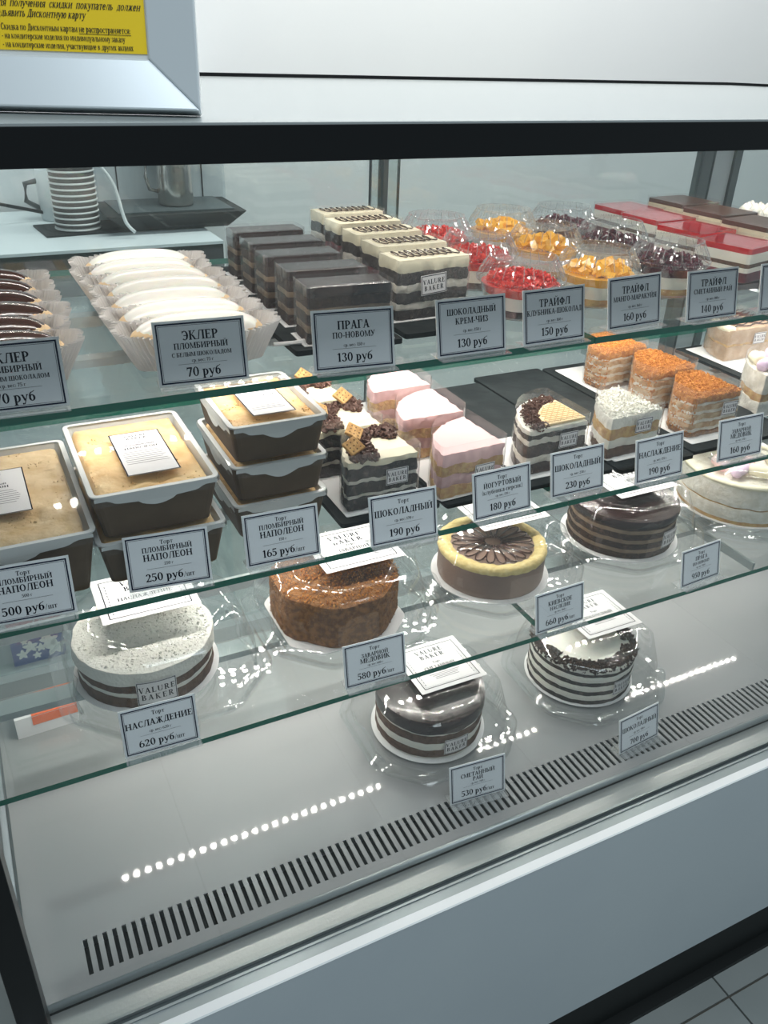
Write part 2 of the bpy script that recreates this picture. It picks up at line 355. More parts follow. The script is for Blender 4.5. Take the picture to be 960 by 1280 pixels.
G['х'] = (D(.14, 0, .50, .7, .09)+D(.50, 0, .14, .7, T_)+F(.14)+F(.5)+F(.14, .7)+F(.5, .7), .66)
G['ю'] = (V(.08, 0, .7, T_)+H(.2, .45, .36)+A(.66, .35, .28, .365, 0, 360, T_*.9, t_, 16), 1.0)
G['щ'] = (G['ш'][0]+[_q(.88, -.18, .95, .06)], G['ш'][1]); G['ц'] = (G['п'][0]+[_q(.70, -.18, .76, .06)], G['п'][1]); G['ъ'] = (G['ь'][0]+H(-.06, .1, .67), G['ь'][1])
g('а', .64, V(.36, 0, .62, T_, 1, 0), A(.27, .19, .24, .2, 90, 360, .13, t_), H(.25, .4, .38), A(.27, .5, .26, .22, 0, 150, .16, t_))
g('е', .64, A(.31, .35, .29, .365, 20, 320, T_, t_), H(.1, .58, .38)); g('р', .70, V(.08, -.3, .7), A(.32, .35, .33, .36, -90, 90)); G['р'][0].extend(H(.2, .34, .665)+H(.2, .34, .035))
g('у', .68, D(.12, .7, .36, .08, T_*.9), D(.58, .7, .26, -.26, .09), F(.12, .7, .12), F(.58, .7, .10), dot(.14, -.2, .09))
g('б', .68, A(.33, .32, .30, .33, 0, 360, T_, t_, 18), A(.42, .45, .38, .48, 100, 190, .15, t_), D(.38, .86, .6, 1.02, .12))
def text_polys(s, h, cx, cy, sx=1, tracking=0, maxw=None):
    wd = sum(G.get(c, G[' '])[1]+tracking for c in s)-tracking
    k = h*sx
    if maxw and wd*k > maxw: k = maxw/wd
    x = cx-wd*k/2; out = []
    for c in s:
        p, a = G.get(c, G[' '])
        out += [[(x+u*k, cy+v*h) for u, v in q] for q in p]; x += (a+tracking)*k
    return out
def polys_xz(m, P, y=0, mi=0):      # upright, read from -y
    for q in P: m.add([(u, y, v) for u, v in q], [tuple(range(len(q)))], mi)
def polys_xy(m, P, z=0, mi=0):
    for q in P: m.add([(u, v, z) for u, v in q], [tuple(range(len(q)))], mi)
def frame_polys(x0, y0, x1, y1, w): return [_q(x0, y0, x1, y0+w), _q(x0, y1-w, x1, y1), _q(x0, y0, x0+w, y1), _q(x1-w, y0, x1, y1)]

# heights (metres)
S1, S2, S3, DK = CZ-.256, CZ-.445, CZ-.632, CZ-.895
XL, XR = -.080, 1.42

# ------------------------------------------------------------------ room
fl = MB(); fl.box(-1.4, -1.2, -.05, 3.4, 1.95, -.006); floor = fl.obj('floor', 'grout'); floor['kind'] = 'structure'
tm = MB(); tm.box(.002, .002, -.006, .398, .398, 0); tme = tm.mesh('tile'); tme.materials.append(MT['tile'])
for i in range(-5, 6):
    for j in range(-4, 4): link('tile', tme, floor, None, (1.006+i*.4, .497+j*.4, 0))
wb = MB(); wb.box(-1.4, 1.9, 0, 3.4, 1.98, 3.0); o = wb.obj('wall_back', 'white_wall'); o['kind'] = 'structure'

# ------------------------------------------------------------------ display case
case = thing('display_case', 'white refrigerated pastry display case with glass shelves and black top rail', 'display case', (0, 0, 0))
def cpart(name, m, *boxes, bevel=0, parent=case):
    b = MB()
    for q in boxes: b.box(*q)
    return b.obj(name, m, parent, bevel=bevel)
zt = CZ-.0472
cpart('top_rail', 'black', (XL-.01, .545, CZ-.071, XR+.01, .600, zt-.0022), bevel=.001)
tp = MB()
pl = [(XL-.008, .5465), (XR+.008, .5465), (XR, .97), (1.22, 1.15), (XL, 1.15)]
tp.loft([[(x, y, zt-.002) for x, y in pl], [(x, y, zt-.0005) for x, y in pl]]); tp.obj('top_panel', 'top_panel', case)
tr = MB(); a = [(x, y) for x, y in pl[2:]]
for p, q in zip(a, a[1:]):
    d = (Vector(q)-Vector(p)).normalized(); nrm = Vector((d.y, -d.x))*.008
    b0 = [(*p, 0), (*q, 0), (q[0]+nrm.x, q[1]+nrm.y, 0), (p[0]+nrm.x, p[1]+nrm.y, 0)]
    tr.loft([[(x, y, zt-.010) for x, y, _ in b0], [(x, y, zt+.0035) for x, y, _ in b0]])
tr.obj('rear_trim', 'black', case)
# deck with real slots
dm = MB(); n = 128; x0 = -.0202*.895/.9165*1.0; pitch = .01066; ys0, ys1 = .614, .6585
xs = [-.0195+pitch*k for k in range(n)]
dm.box(XL, ys1, DK-.002, XR, 1.12, DK); dm.box(XL, .597, DK-.002, XR, ys0, DK)
prev = XL
for x in xs: dm.box(prev, ys0, DK-.002, x, ys1, DK); prev = x+.0048
dm.box(prev, ys0, DK-.002, XR, ys1, DK)
dm.obj('deck', 'deck_steel', case)
cpart('air_duct', 'black_matt', (XL, .602, DK-.05, XR, .67, DK-.03))
lip = MB(); lip.tube([(XL, .5965, DK-.0035), (XR, .5965, DK-.0035)], .0045, 10); lip.obj('deck_lip', 'aluminium', case, smooth=True)
lg = MB(); lg.loft([[(XL, .594, DK-.012), (XL, .5615, DK-.008), (XL, .5615, DK-.02), (XL, .594, DK-.02)], [(XR, .594, DK-.012), (XR, .5615, DK-.008), (XR, .5615, DK-.02), (XR, .594, DK-.02)]]); lg.obj('front_ledge', 'ledge_steel', case)
cpart('glass_channel', 'dark_rail', (XL, .550, DK-.03, XR, .5613, DK-.013))
cpart('channel_bead', 'aluminium', (XL, .5583, DK-.012, XR, .5612, DK-.0075), (XL, .5485, DK-.03, XR, .5515, DK-.0075))
cpart('rail_cover', 'aluminium', (XL, .536, DK-.03, XR, .5483, DK-.009))
cpart('front_panel', ['white_panel', 'white_edge'], (XL, .5222, CZ-1.308, XR, .5245, DK-.0085), (XL, .5245, CZ-1.2, XR, .5358, DK-.0085, 1))
cpart('plinth_and_shadow_strip', 'black_matt', (XL+.02, .556, .0, XR-.02, .60, .2), (XL+.02, .537, 0, XR-.02, .556, .012), (XL, .545, CZ-1.318, XR, .60, CZ-1.30))  # thin floor-level box is a black strip standing in for the floor shadow
cpart('cabinet', 'white_panel', (XL, .60, .10, XR, 1.14, DK-.06))
cpart('front_glass', 'glass', (XL+.004, .552, DK-.015, XR-.004, .557, CZ-.068))
cpart('corner_post', 'black', (-.088, .545, DK-.09, -.0622, .575, CZ-.0712), bevel=.001)
cpart('corner_post', 'black', (XR-.02, .545, DK-.02, XR+.008, .575, CZ-.0712), bevel=.001)
cpart('side_glass', 'glass', (-.0830, .576, DK, -.0785, 1.12, zt-.0035))
cpart('side_glass', 'glass', (XR-.004, .576, DK, XR, 1.12, zt-.0035))
cpart('side_panel', 'white_panel', (-.088, .5, .1, -.0802, 1.14, DK-.001))
cpart('side_seam', 'dark_rail', (-.0785, .60, DK+.0002, -.0765, 1.1, DK+.002))
# shelves: glass faces with green edges
def shelf(z):
    b = MB()
    for xa, xb in ((XL+.012, .565), (.5665, XR-.01)): b.box(xa, .640, z-.0068, xb, 1.085, z, 0, 1)
    s = b.obj('glass_shelf', ['shelf_glass', 'glass_edge'], case)
    st = MB(); st.box(XL+.02, .907, z-.0190, XR-.02, .925, z-.0075); k = st.obj('led_profile', 'led_profile', s)
    leds(.051, 75, .916, z-.0194, s)
    if z > S3: st = MB(); st.box(XL+.02, .771, z-.0150, XR-.02, .787, z-.0075); st.obj('led_profile', 'led_profile', s); leds(.051, 75, .779, z-.0154, s, m='led_top')  # extra LED line, added to brighten the goods below
    br = MB(); 
    for x in (.945,): br.box(x, .66, z-.02, x+.004, 1.1, z-.0075)
    br.obj('shelf_bracket', 'aluminium', s)
    return s
def leds(x0, n, y, z, parent, pitch=.0174, s=.0032, m='led'):
    b = MB()
    for k in range(n):
        x = x0+k*pitch; b.add([(x-s, y-s, z), (x-s, y+s, z), (x+s, y+s, z), (x+s, y-s, z)], [(0, 1, 2, 3)])
    o = b.obj('led_diodes', m, parent); o['kind'] = 'stuff'; return o
SH = [shelf(S1), shelf(S2), shelf(S3)]
cpart('support_bar', 'aluminium', (XL+.012, .768, S3-.016, XR-.01, .792, S3-.0075), parent=SH[2])
pr = cpart('led_profile', 'led_profile', (XL+.02, .689, CZ-.075, XR-.02, .711, zt-.0035))
leds(.0, 78, .700, CZ-.0756, pr, m='led_top')
pr2 = cpart('led_profile', 'led_profile', (XL+.02, .93, CZ-.070, XR-.02, .95, zt-.0035))
leds(.0, 78, .94, CZ-.0706, pr2, m='led_top')
# sliding rear doors
def post(nm, x0, x1, y0=1.118, y1=1.135, m='door_frame', z0=DK): return cpart(nm, m, (x0, y0, z0, x1, y1, zt-.0035))
for xa, xb, y in ((XL, .59, 1.128), (.54, 1.19, 1.121), (1.19, XR, 1.128)):
    d = MB(); d.box(xa, y, DK+.03, xb, y+.004, zt-.01); dd = d.obj('sliding_door', 'door_glass', case)
    
    for xe in (xa, xb-.002): e = MB(); e.box(xe, y-.0005, DK+.03, xe+.002, y+.0045, zt-.01); e.obj('door_edge', 'dark_rail', dd)
post('rear_post', .559, .5665, m='dark_rail')
post('rear_post', 1.160, 1.182, m='dark_rail'); post('rear_post', 1.182, 1.235, 1.124, 1.132); post('rear_post', 1.235, 1.25, m='dark_rail')
cpart('door_rail', 'aluminium', (XL, 1.112, DK, XR, 1.138, DK+.028)); cpart('door_rail', 'dark_rail', (XL, 1.112, zt-.022, XR, 1.138, zt-.0035))

# ------------------------------------------------------------------ staff side: counter, coffee machine, cups, carton
ct = thing('back_counter', 'pale counter with a black front edge behind the display case, under the coffee machine', 'counter', (0, 1.5, 0))
b = MB(); b.box(-1.3, 0, CZ-.328, .435, .38, CZ-.323); b.obj('worktop', 'worktop', ct)
b = MB(); b.box(-1.3, .001, CZ-.40, .434, .38, CZ-.3281); b.obj('edge_band', 'black_matt', ct)
b = MB(); b.box(-1.3, .02, 0, .42, .38, CZ-.401); b.obj('cabinet', 'worktop', ct)
zc = CZ-.323
cm = thing('coffee_machine', 'grey coffee machine with a wide black drip tray on the back counter', 'coffee machine', (.395, 1.70, zc))
b = MB(); b.box(-.135, .05, 0, .125, .165, .235); b.obj('machine_body', 'machine_grey', cm, bevel=.008)
b = MB(); b.loft([[(-.10, -.085, .002), (.085, -.085, .002), (.085, .05, .002), (-.10, .05, .002)], [(-.145, -.115, .034), (.115, -.115, .034), (.115, .05, .034), (-.145, .05, .034)]]); tray = b.obj('drip_tray', 'black_matt', cm, bevel=.003)
b = MB(); b.box(-.12, -.10, .0342, .092, .04, .037); b.obj('tray_grid', 'dark_rail', tray)
b = MB(); b.box(-.045, -.06, .150, .06, .05, .235); spt = b.obj('spout_head', 'machine_grey', cm, bevel=.003)
b = MB()
for x in (-.012, .006, .024): b.tube([(x, -.03, .125), (x, -.03, .20)], .006, 8)
b.box(-.03, -.045, .142, .045, -.015, .152); b.obj('nozzle', 'steel', spt)
b = MB()
for x in (-.09, .075): b.box(x-.0012, .0485, .02, x+.0012, .0502, .17)
b.box(-.09, .0485, .168, .075, .0502, .1704); b.obj('panel_joint', 'black', cm)
j = thing('milk_jug', 'polished steel jug standing on the coffee machine drip tray', 'jug', (.395, 1.665, zc+.0375))
b = lathe([(.0, .0), (.031, 0), (.033, .004), (.032, .05), (.031, .082), (.033, .088), (.031, .088), (.029, .05), (.029, .006)], 36); b.obj('jug_body', 'steel', j, smooth=True)
b = MB(); b.tube([(-.031, 0, .078), (-.05, 0, .076), (-.053, 0, .05), (-.047, 0, .028), (-.032, 0, .024)], .0035, 8); b.obj('handle', 'steel', j, smooth=True)
nk = MB(); nk.box(-.07, -.05, 0, .10, .06, .003)
thing('black_mat', 'black square mat under the paper cup stack on the back counter', 'mat', (.215, 1.665, zc), .1, me=nk.mesh(), m='black_matt')
cup_me = lathe([(.0, .001), (.033, 0), (.0385, .0795)], 32).mesh('cup_wall', True); cup_me.materials.append(MT['cup_side'])
rim_me = lathe([(.0385, .0815), (.0400, .0818), (.0405, .083), (.0400, .0845), (.038, .084), (.0372, .082), (.0315, .004), (0, .004)], 32).mesh('cup_rim', True); rim_me.materials.append(MT['box_white'])
N = 12
for k in range(N):
    ORD = ['bottom', 'second', 'third', 'fourth', 'fifth', 'sixth', 'seventh', 'eighth', 'ninth', 'tenth', 'eleventh', 'top']
    if k == 0: lb = 'striped paper cup at the bottom of the tall cup stack, standing on the black mat'
    elif k == N-1: lb = 'paper cup at the top of the tall cup stack beside the coffee machine'
    else: lb = ORD[k]+' upturned paper cup from the bottom of the stack beside the coffee machine'
    c = thing('paper_cup', lb, 'paper cup', (.212, 1.665, zc+.0035+k*.0098), k*.7, group='stacked paper cups beside the coffee machine')
    link('cup_wall', cup_me, c, None, (0, 0, .0850), (PI, 0, 0)); link('cup_rim', rim_me, c, None, (0, 0, .0850), (PI, 0, 0))
b = MB(); b.tube([(.20+.02*math.sin(t*.5)+t*.012, 1.60-.004*t, CZ-.16-.017*t if t < 8 else CZ-.296-(t-8)*.011) for t in [i*.5 for i in range(20)]], .003, 6)
thing('white_hose', 'thin white milk hose hanging beside the paper cups towards the drip tray', 'hose', me=b.mesh(smooth=True), m='cable_white')
b = MB(); b.tube([(-.02, 1.70, CZ-.20), (.04, 1.72, CZ-.25), (.09, 1.74, CZ-.285), (.14, 1.76, CZ-.30), (.20, 1.78, CZ-.318)], .0035, 6)
thing('black_cable', 'black power cable curving down to the back counter left of the cups', 'cable', me=b.mesh(smooth=True), m='black')
mugb = lathe([(0, .002), (.036, 0), (.038, .004), (.038, .09), (.035, .09), (.035, .006), (0, .006)], 28)
mg = thing('blue_mug', 'grey blue mug with a handle behind the paper cups', 'mug', (.20, 1.78, zc)); mugb.obj('mug_body', 'machine_grey', mg, smooth=True)
b = MB(); b.tube([(-.036, 0, .07), (-.058, 0, .066), (-.06, 0, .035), (-.036, 0, .02)], .005, 8); b.obj('handle', 'dark_rail', mg, smooth=True)

ws = MB(); ws.box(-.35, 1.165, CZ-1.0, .30, 1.42, CZ-.945); ws.box(-.33, 1.2, 0, .28, 1.4, CZ-1.0)
thing('staff_bench', 'grey low bench behind the case on the staff side, under the milk carton', 'bench', me=ws.mesh(), m='aluminium')
mk = thing('milk_carton', 'blue and red milk carton with white splashes behind the lower left shelf', 'milk carton', (-.002, 1.285, CZ-.945), .03)
b = MB(); b.box(-.042, -.035, 0, .042, .035, .17); b.obj('carton_body', 'milk_blue', mk)
b = MB(); b.box(-.0424, -.0356, .063, .0424, -.035, .100); b.box(-.03, -.0356, .112, .0424, -.035, .13); b.obj('red_band', 'milk_red', mk)
b = MB(); polys_xz(b, text_polys('3,5%', .013, .012, .075), -.0362); polys_xz(b, text_polys('молоко', .013, .004, .1165), -.0362)
for cx, cz, r in ((-.026, .022, .008), (-.012, .034, .010), (.004, .028, .007), (.018, .038, .012), (.026, .022, .014), (-.004, .014, .006), (.012, .050, .006), (-.02, .046, .005)):
    P = [[(cx+r*(1+.35*math.sin(5*a_))*math.cos(a_), cz+r*(1+.35*math.sin(5*a_))*math.sin(a_)) for a_ in [2*PI*k/20 for k in range(20)]]]; polys_xz(b, P, -.0361)
b.obj('carton_print', 'label', mk)['kind'] = 'stuff'
pk = thing('juice_packet', 'small white packet with an orange strip lying at the left rear of the deck', 'packet', (-.018, 1.035, DK), .05)
b = MB(); b.box(-.035, -.02, 0, .05, .03, .035); b.obj('packet_body', 'label', pk)
b = MB(); b.box(-.012, -.0206, .018, .0504, -.0198, .033); b.box(-.012, -.0206, .0345, .0504, .03, .0354); b.obj('orange_strip', 'orange', pk)

# ------------------------------------------------------------------ price tags
def price_tag(x0, y0, x1, y1, z, lines, label, k_=1):
    t = thing('price_tag', label, 'price tag', ((x0+x1)/2, (y0+y1)/2, z), math.atan2(y1-y0, x1-x0), group='printed price tags in clear holders')
    lean = (math.radians(-12.5), 0, 0); W, Hh = .0375, .0535
    b = MB(); b.box(-W, .0002, .001, W, .0012, Hh); b.obj('holder_plate', 'frost_rim', t, rot=lean)
    b = MB(); b.box(-W, -.010, .0002, W, .016, .0014); b.obj('holder_foot', 'acrylic', t)
    b = MB(); b.box(-W+.0016, -.0002, .0024, W-.0016, .0002, Hh-.0014); b.obj('card', 'card', t, rot=lean)
    b = MB(); polys_xz(b, frame_polys(-W+.0022, .003, W-.0022, Hh-.002, .0013)+frame_polys(-W+.0042, .005, W-.0042, Hh-.004, .0003), -.0003); b.obj('border', 'navy', t, rot=lean)
    b = MB()
    for s, h, y in lines:
        if s == '_': polys_xz(b, [_q(-.020, y, .020, y+.00022)], -.00035); continue
        if '|' in s:
            p, q = s.split('|'); wp = sum(G[c][1] for c in p)*h; wq = sum(G[c][1] for c in q)*h*.6; k = min(1, .062/(wp+wq))
            polys_xz(b, text_polys(p, h*k, -(wq*k)/2, y), -.00035); polys_xz(b, text_polys(q, h*k*.6, wp*k/2, y), -.00035)
        else: polys_xz(b, text_polys(s, h, 0, y, maxw=.0665), -.00035)
    b.obj('lettering', 'ink', t, rot=lean); t.scale = (k_, k_, k_); return t
def tagA(l1, l2, wt, price, l3=None):
    if l3: return [(l1, .0074, .0375), (l2, .0048, .0305), (l3, .0034, .0243), (wt, .0027, .0195), ('_', 0, .0180), (price, .0076, .0078)]
    return [(l1, .0072, .0365), (l2, .0051, .0290), (wt, .0027, .0215), ('_', 0, .0198), (price, .0076, .0088)]
def tagB(name, wt, price, l2=None, l2h=.0042, big=False):
    L = [('Торт', .0044, .0422)]
    if l2: L += [(name, .0056 if not big else .0048, .0345), (l2, l2h*1.08, .0278), (wt, .0025, .0232)]
    else: L += [(name, .0068, .0312), (wt, .0029, .0237)]
    return L+[('_', 0, .0212), (price, .0078, .0088)]
zs = .0005
price_tag(-.017, .648, .057, .644, S1+zs, tagA('ЭКЛЕР', 'ПЛОМБИРНЫЙ', 'ср. вес: 75 г', '70 руб', 'С ТЁМНЫМ ШОКОЛАДОМ'.replace('Ё', 'Е')), 'price tag reading 70 руб cut off by the left edge, before the dark chocolate eclairs')
price_tag(.130, .655, .203, .650, S1+zs, tagA('ЭКЛЕР', 'ПЛОМБИРНЫЙ', 'ср. вес: 75 г', '70 руб', 'С БЕЛЫМ ШОКОЛАДОМ'), 'price tag ЭКЛЕР 70 руб standing in front of the white iced eclairs')
price_tag(.261, .642, .334, .634, S1+zs, tagA('ПРАГА', 'ПО-НОВОМУ', 'ср. вес: 150 г', '130 руб'), 'price tag ПРАГА 130 руб in front of the dark glazed slabs')
price_tag(.380, .636, .455, .636, S1+zs, [('ШОКОЛАДНЫЙ', .0056, .0385), ('КРЕМ-ЧИЗ', .0056, .0300), ('ср. вес: 150 г', .0027, .0225), ('_', 0, .0205), ('130 руб', .0076, .0088)], 'price tag ШОКОЛАДНЫЙ КРЕМ-ЧИЗ 130 руб in front of the zigzag iced slabs')
price_tag(.476, .637, .551, .639, S1+zs, tagA('ТРАЙФЛ', 'КЛУБНИКА-ШОКОЛАД', 'ср. вес: 160 г', '150 руб'), 'price tag ТРАЙФЛ 150 руб in front of the strawberry dessert cups')
price_tag(.588, .648, .664, .653, S1+zs, tagA('ТРАЙФЛ', 'МАНГО-МАРАКУЙЯ', 'ср. вес: 160 г', '160 руб'), 'price tag ТРАЙФЛ 160 руб in front of the mango dessert cups')
price_tag(.692, .644, .767, .645, S1+zs, tagA('ТРАЙФЛ', 'СМЕТАННЫЙ РАЙ', 'ср. вес: 180 г', '140 руб'), 'price tag ТРАЙФЛ 140 руб in front of the berry dessert cups')
price_tag(.801, .644, .876, .646, S1+zs, tagA('ПИРОЖНОЕ', 'КЛУБНИЧНОЕ', 'ср. вес: 150 г', '150 руб'), 'price tag cut off by the right edge on the top shelf')
price_tag(-.038, .648, .036, .642, S2+zs, [('Торт', .0040, .0430), ('ПЛОМБИРНЫЙ', .0048, .0365), ('НАПОЛЕОН', .0062, .0285), ('500 г', .0028, .0230), ('_', 0, .0205), ('500 руб|/шт', .0076, .0086)], 'price tag НАПОЛЕОН 500 руб at the left edge of the middle shelf')
price_tag(.083, .652, .157, .644, S2+zs, [('Торт', .0040, .0430), ('ПЛОМБИРНЫЙ', .0048, .0365), ('НАПОЛЕОН', .0062, .0285), ('250 г', .0028, .0230), ('_', 0, .0205), ('250 руб|/шт', .0076, .0086)], 'price tag НАПОЛЕОН 250 руб in front of the two stacked kraft boxes')
price_tag(.193, .648, .266, .645, S2+zs, [('Торт', .0040, .0430), ('ПЛОМБИРНЫЙ', .0048, .0365), ('НАПОЛЕОН', .0062, .0285), ('150 г', .0028, .0230), ('_', 0, .0205), ('165 руб|/шт', .0076, .0086)], 'price tag НАПОЛЕОН 165 руб in front of the stack of three small kraft boxes')
price_tag(.318, .635, .391, .632, S2+zs, tagB('ШОКОЛАДНЫЙ', 'ср. вес: 170 г', '190 руб'), 'price tag ШОКОЛАДНЫЙ 190 руб in front of the biscuit topped slices')
price_tag(.440, .639, .515, .641, S2+zs, tagB('ЙОГУРТОВЫЙ', 'ср. вес: 170 г', '180 руб', '(клубника-персик)', .0044), 'price tag ЙОГУРТОВЫЙ 180 руб in front of the pink slices')
price_tag(.547, .649, .623, .649, S2+zs, tagB('ШОКОЛАДНЫЙ', 'ср. вес: 230 г', '230 руб'), 'price tag ШОКОЛАДНЫЙ 230 руб in front of the waffle topped slice')
price_tag(.661, .639, .736, .641, S2+zs, tagB('НАСЛАЖДЕНИЕ', 'ср. вес: 155 г', '190 руб'), 'price tag НАСЛАЖДЕНИЕ 190 руб in front of the white coconut slice')
price_tag(.798, .646, .874, .645, S2+zs, tagB('ЗАВАРНОЙ', 'ср. вес: 170 г', '160 руб', 'МЕДОВИК', .0054, True), 'price tag МЕДОВИК 160 руб in front of the honey crumb slices')
price_tag(.056, .643, .130, .640, S3+zs, tagB('НАСЛАЖДЕНИЕ', 'ср. вес: 620 г', '620 руб|/шт'), 'price tag НАСЛАЖДЕНИЕ 620 руб in front of the boxed coconut cake')
price_tag(.297, .646, .370, .643, S3+zs, tagB('ЗАВАРНОЙ', 'ср. вес: 600 г', '580 руб|/шт', 'МЕДОВИК', .0054, True), 'price tag МЕДОВИК 580 руб in front of the boxed brown crumb cake')
price_tag(.549, .641, .625, .643, S3+zs, tagB('КИЕВСКОЕ', 'ср. вес: 560 г', '660 руб|/шт', 'НАСЛЕДИЕ', .0044), 'price tag КИЕВСКОЕ 660 руб on the front edge of the lower shelf')
price_tag(.789, .645, .865, .650, S3+zs, tagB('ПРАГА', 'ср. вес: 950 г', '950 руб', 'ПО-НОВОМУ', .0040), 'price tag ПРАГА 950 руб on the right part of the lower shelf')
price_tag(.458, .648, .533, .641, DK+zs, tagB('СМЕТАННЫЙ', 'ср. вес: 740 г', '530 руб|/шт', 'РАЙ', .0050), 'price tag СМЕТАННЫЙ РАЙ 530 руб before the dark glazed cake on the deck', 1.11)
price_tag(.728, .626, .803, .633, DK+zs, tagB('ШОКОЛАДНЫЙ', 'ср. вес: 700 г', '700 руб'), 'price tag ШОКОЛАДНЫЙ 700 руб before the striped cake on the deck', 1.08)

# ------------------------------------------------------------------ stickers
def logo(h, cx, cy): return text_polys('VALURE', h, cx, cy, .95, .12)+text_polys('BAKER', h, cx, cy-h*1.35, .95, .2)
def brand_sticker(parent, loc, rot, w_=.026, h_=.019, bend=0):
    b = MB(); b.box(-w_/2, -.0002, 0, w_/2, .0002, h_); s = b.obj('brand_sticker', 'label', parent, loc, rot)
    b = MB(); polys_xz(b, frame_polys(-w_/2+.0006, .0006, w_/2-.0006, h_-.0006, .0007)+logo(h_*.24, 0, h_*.53), -.0003); b.obj('sticker_print', 'ink', s)
def top_label(parent, loc, name, w_=.105, d_=.09, rz=0, name2=None, hbig=.0062):
    b = MB(); b.box(-w_/2, -d_/2, 0, w_/2, d_/2, .0003); s = b.obj('paper_label', 'label', parent, loc, (0, 0, rz))
    b = MB(); z = .0004
    polys_xy(b, frame_polys(-w_/2+.008, -d_/2+.007, w_/2-.008, d_/2-.007, .0012), z)
    polys_xy(b, logo(.0085, 0, d_/2-.022), z); polys_xy(b, text_polys('Торт', .0045, 0, .004), z)
    polys_xy(b, text_polys(name, hbig, 0, -.007, maxw=w_-.03), z)
    if name2: polys_xy(b, text_polys(name2, hbig*.8, 0, -.0155, maxw=w_-.03), z)
    b.obj('label_print', 'ink', s)
    b = MB(); y = -.019 if name2 else -.015
    polys_xy(b, frame_polys(-w_/2+.011, -d_/2+.010, w_/2-.011, d_/2-.010, .0003), z)
    for k in range(4):
        yy = y-k*.0032
        if yy < -d_/2+.011: break
        l = random.uniform(.018, .027); polys_xy(b, [_q(-l, yy, l, yy+.0009)], z)
    for x in (-w_/2+.013, w_/2-.0145):
        for k in range(10): polys_xy(b, [_q(x, -d_/2+.014+k*.006, x+.0012, -d_/2+.0175+k*.006)], z)
    b.obj('fine_print', 'fine_ink', s)

# ------------------------------------------------------------------ round cakes and clear cake boxes
def layers(parent, out, z, spec, seed=0, amp=.001, wavy=.0012):
    """spec: list of (part name, material, thickness, inset)"""
    for i, (nm, m, th, ins) in enumerate(spec):
        o_ = offset(out, -ins) if ins else out
        body(o_, z, z+th+(.0004 if i < len(spec)-1 else 0), amp, 130, 0, seed+i*3.1, .0006, wavy=wavy, flat_top=i == len(spec)-1).obj(nm, m, parent, smooth=True)
        z += th
    return z
def chips_on(parent, name, m, fn, n, r, flat=.5, k='stuff'):
    b = MB()
    for _ in range(n): b.chip(fn(), r*random.uniform(.6, 1.3), flat)
    o_ = b.obj(name, m, parent); 
    if k: o_['kind'] = k
    return o_
def cake_box(cx, cy, z, label, w_=.235, H_=.085, rz=0, sticker=None, sx=0, sy=0, bs=None):
    t = thing('cake_box', label, 'cake box', (cx, cy, z), rz, group='clear plastic cake boxes')
    N = 96; o1 = resample(octo(w_, .055, .012), N); o2 = resample(octo(w_-.012, .052, .012), N); o3 = resample(octo(w_-.03, .05, .01), N)
    def ring(o_, zz): return [(x, y, zz) for x, y in o_]
    b = MB(); b.loft([ring(scale_out(o3, .9), .004), ring(o3, .0015), ring(o2, .001), ring(o2, .011), ring(o1, .0125), ring(offset(o1, .003), .011)], True, False); b.obj('tray', 'plastic', t, smooth=False)
    la = resample(octo(w_-.022, .052, .014), N); lb = resample(octo(w_-.045, .052, .010), N); lc = resample(octo(w_-.078, .044, .010), N)
    b = MB()
    b.loft([ring(o1, .0150), ring(offset(o1, .0028), .0138), ring(offset(o1, -.002), .0165), ring(la, .019), ring(offset(la, -.0015), .040), ring(lb, H_-.0084), ring(offset(lb, -.0035), H_-.0054), ring(offset(lb, -.0085), H_-.0025), ring(offset(lb, -.0135), H_-.0006), ring(lc, H_)], False, False); b.sharp = 32
    b.loft([ring(lc, H_), ring(offset(lc, -.006), H_-.0025), ring(offset(lc, -.010), H_-.0025)], False, True)
    li = b.obj('lid', 'lid_plastic', t, smooth=True)
    b = MB()
    for sgn in (-1, 1):
        b.tube([(sgn*(w_/2-.018), -.055, .0135), (sgn*(w_/2-.013), -.03, .0145), (sgn*(w_/2-.020), 0, .0145), (sgn*(w_/2-.013), .03, .0145), (sgn*(w_/2-.018), .055, .0135)], .0022, 6)
    b.obj('snap_ridge', 'plastic', t, smooth=True)
    if sticker: top_label(t, (sx, sy, H_+.0005), *sticker)
    return t
BX = 'clear plastic octagonal box holding the '
def brand_on_round(cake, r, ang, z, w_=.028, h_=.020):
    b = MB(); N = 8; s0 = MB(); P = frame_polys(-w_/2+.0007, .0007, w_/2-.0007, h_-.0007, .0008)+logo(h_*.24, 0, h_*.53)
    R1 = []
    for k in range(N+1):
        a_ = ang+(k/N-.5)*w_/r; R1.append((math.cos(a_), math.sin(a_)))
    v = [(c*r, s*r, z) for c, s in R1]+[(c*r, s*r, z+h_) for c, s in R1]; s0.add(v, [(k, k+1, N+2+k, N+1+k) for k in range(N)]); so = s0.obj('brand_sticker', 'label', cake)
    b = MB()
    for q in P:
        if len(q) == 4 and abs(q[1][0]-q[0][0]) > .006 and len(set(round(p[1], 6) for p in q)) == 2:
            for k in range(8):
                xa = q[0][0]+(q[1][0]-q[0][0])*k/8; xb = q[0][0]+(q[1][0]-q[0][0])*(k+1)/8
                vv = [(xa, q[0][1]), (xb, q[0][1]), (xb, q[2][1]), (xa, q[2][1])]
                b.add([((r+.0003)*math.cos(ang+u/r), (r+.0003)*math.sin(ang+u/r), z+w2) for u, w2 in vv], [(0, 1, 2, 3)])
        else: b.add([((r+.0003)*math.cos(ang+u/r), (r+.0003)*math.sin(ang+u/r), z+w2) for u, w2 in q], [tuple(range(len(q)))])
    b.obj('sticker_print', 'ink', so)
